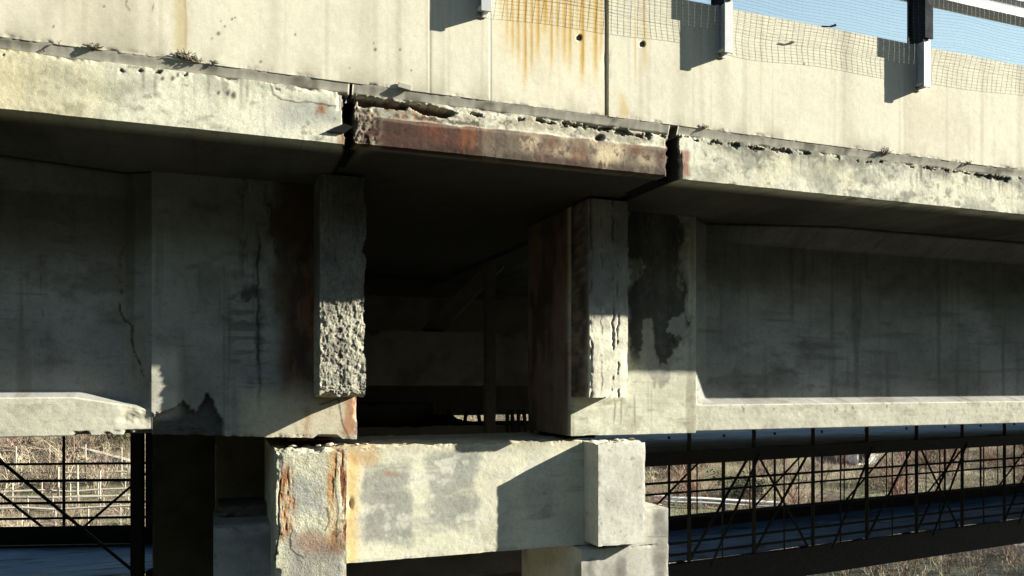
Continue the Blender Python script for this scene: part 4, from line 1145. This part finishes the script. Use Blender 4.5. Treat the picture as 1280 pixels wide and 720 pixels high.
# ------------------------------------------------------------------ scaffold walkways under the deck
def walkway(name, label, O, d, length, bay, zl, zu, width, side_rails, near_braces, first=0., end_post=False, upper=True):
    """O: near lower edge start (x,y); d: unit direction; zl/zu: lower and upper deck heights"""
    d = Vector((d[0], d[1], 0)).normalized(); nrm = Vector((-d.y, d.x, 0)); up = Vector((0, 0, 1))
    t = thing(name, (O[0], O[1], zl), label, 'scaffold')
    A = Vector((O[0], O[1], 0))
    P = lambda s, w, z: A+d*s+nrm*w+up*z
    n = int(length/bay)
    def deck(nm, z, sag, wd):
        xs_ = np.linspace(0, length, int(length/.25)); ws = np.linspace(0, wd, 7)
        V_ = np.array([P(s, w, z)[:] for s in xs_ for w in ws]); V_[:, 2] += sag*fbm(V_, 1.3, 401, 3)
        V2 = V_.copy(); V2[:, 2] -= .02
        q = gridquads(len(xs_), 7, 0, False); q2 = gridquads(len(xs_), 7, len(V_), True)
        mesh_np(nm, np.concatenate([V_, V2]), [q, q2], None, BLUE, t, True, 'blue sheet')
    deck('lower_deck', zl, .03, width)
    def beam(nm, s0, s1, w, z0, z1, th=.05, mat=STEEL_DK):
        c = (P(s0, w, z0)+P(s1, w, z1))/2
        MB().obox(c, d*(s1-s0)/2, nrm*th, up*(z1-z0)/2).build(nm, mat, t)
    beam('edge_board', 0, length, -.06, zl-.50, zl-.02)
    beam('far_edge_board', 0, length, width+.06, zl-.02, zl+.26)
    if upper:
        deck('upper_deck', zu, .02, 5.0)
        beam('edge_board', 0, length, -.06, zu-.21, zu-.005)
        beam('far_edge_board', 0, length, 5.06, zu-.16, zu-.005)
    for w, rr in ((-.06, .032), (width+.06, .024)):
        for i in range(n+1):
            s = first+i*bay
            if s > length: break
            MB().tube(P(s, w, zl-.3), P(s, w, zu+(.9 if (w < 0 and upper) else .05)), rr, 6).build('upright', STEEL_DK, t)
        if near_braces:
            for i in range(2*n):
                if i % 2: MB().tube(P(first+i*bay/2, w, zl-.1), P(first+i*bay/2, w, zu-.05), .013, 6).build('rod', STEEL_DK, t)
        for z in (list(side_rails)+([zl+.3, zl+.12] if w < 0 else []) if near_braces else list(side_rails)+[zl+.42, zl-.22]):
            MB().tube(P(0, w, z), P(length, w, z), .022, 6).build('rail', STEEL_DK, t)
        for i in range(n):
            s = first+i*bay
            e = min(length, s+bay)
            if near_braces:
                if w < 0:
                    if i % 3 != 2: MB().tube(P(s, w, zl), P(e, w, zu), .022, 6).build('brace', STEEL_DK, t)
                    if i % 2 == 0: MB().tube(P(s+bay*.30, w-.05, zl-.1), P(e+bay*.06, w-.05, zu-.1), .02, 6).build('brace', STEEL_DK, t)
                    if i % 3 == 0: MB().tube(P(e, w, zu), P(e+bay*.9, w, zl), .02, 6).build('brace', STEEL_DK, t)
                elif i % 2 == 0: MB().tube(P(s+.4, w, zl), P(e+bay, w, zu), .02, 6).build('brace', STEEL_DK, t)
            else:
                if i % 2 == (0 if w < 0 else 1): MB().tube(P(s, w, zl), P(e, w, zu), .022, 6).build('brace', STEEL_DK, t)
                else: MB().tube(P(e, w, zl), P(s, w, zu), .022, 6).build('brace', STEEL_DK, t)
    for i in range(0, n+1):
        s = first+i*bay
        if s > length: break
        MB().tube(P(s, -.1, zl-.06), P(s, width+.1, zl-.06), .03, 6).build('transom', STEEL_DK, t)
    if end_post:
        for s, w in ((length-.02, -.06), (length-.02, width), (length-.62, width)):
            MB().obox(P(s, w, (zl+zu)/2-.2), d*.07, nrm*.07, up*((zu-zl)/2+.7)).build('end_post', STEEL_DK, t)
    return t
dirv = (math.sin(math.radians(83.5)), math.cos(math.radians(83.5)))
o1 = ray(800, 706, 12.2)
walkway('scaffold_walkway', 'two level steel scaffold walkway with blue decking right of the pier', (o1.x, o1.y), dirv, 22, 1.35,
        HC-2.80, HC-1.07, 2.1, (HC-1.55, HC-2.1), True, .9)
o2 = ray(-260, 700, 10.5)
o2e = ray(176, 700, 10.9)
dl = (o2e-o2); dl.z = 0
walkway('scaffold_walkway', 'steel scaffold platform with blue decking left of the pier', (o2.x, o2.y), dl.normalized(), dl.length, 2.1,
        HC-2.62, HC-.85, 2.2, (HC-1.32, HC-1.95), False, .3, True, False)

# ------------------------------------------------------------------ light, sky, camera
sun_v = Vector((2.92, -1.0, 1.265)).normalized()
sl = bpy.data.lights.new('sun', 'SUN'); sl.energy = 5.0; sl.angle = math.radians(.5); sl.color = (1., .955, .82)
so = bpy.data.objects.new('sun', sl); COL.objects.link(so); so.rotation_euler = sun_v.to_track_quat('Z', 'Y').to_euler(); so.location = (20, -20, 30)
w = bpy.data.worlds.new('World'); sc.world = w; w.use_nodes = True
nt = w.node_tree; bg = nt.nodes['Background']; sky = nt.nodes.new('ShaderNodeTexSky'); sky.sky_type = 'NISHITA'; sky.sun_disc = False; sky.dust_density = 1.0; sky.ozone_density = 1.6
sky.sun_elevation = math.asin(sun_v.z); sky.sun_rotation = math.atan2(sun_v.x, sun_v.y)
tcw = nt.nodes.new('ShaderNodeTexCoord'); sx = nt.nodes.new('ShaderNodeSeparateXYZ'); nt.links.new(tcw.outputs['Generated'], sx.inputs[0])
rw = nt.nodes.new('ShaderNodeValToRGB'); nt.links.new(sx.outputs['Z'], rw.inputs[0]); e_ = rw.color_ramp.elements
e_[0].position = .30; e_[0].color = (.92, .92, .92, 1); e_[1].position = .62; e_[1].color = (0, 0, 0, 1)
mw = nt.nodes.new('ShaderNodeMix'); mw.data_type = 'RGBA'; nt.links.new(rw.outputs[0], mw.inputs[0]); nt.links.new(sky.outputs[0], mw.inputs[6]); mw.inputs[7].default_value = (3.9, 5.6, 6.2, 1)
nt.links.new(mw.outputs[2], bg.inputs[0]); bg.inputs[1].default_value = .05
cd = bpy.data.cameras.new('camera'); co = bpy.data.objects.new('camera', cd); COL.objects.link(co); sc.camera = co
cd.sensor_width = 36; cd.lens = 36*F/1280; cd.shift_y = (HOR-360)/1280; cd.clip_end = 3000; cd.clip_start = .05
co.location = (0, 0, HC); co.rotation_euler = (math.pi/2, 0, -TH)
vs = sc.view_settings; vs.view_transform = 'Standard'; vs.look = 'None'; vs.gamma = 1; vs.exposure = 1.70
sc.cycles.diffuse_bounces = 2
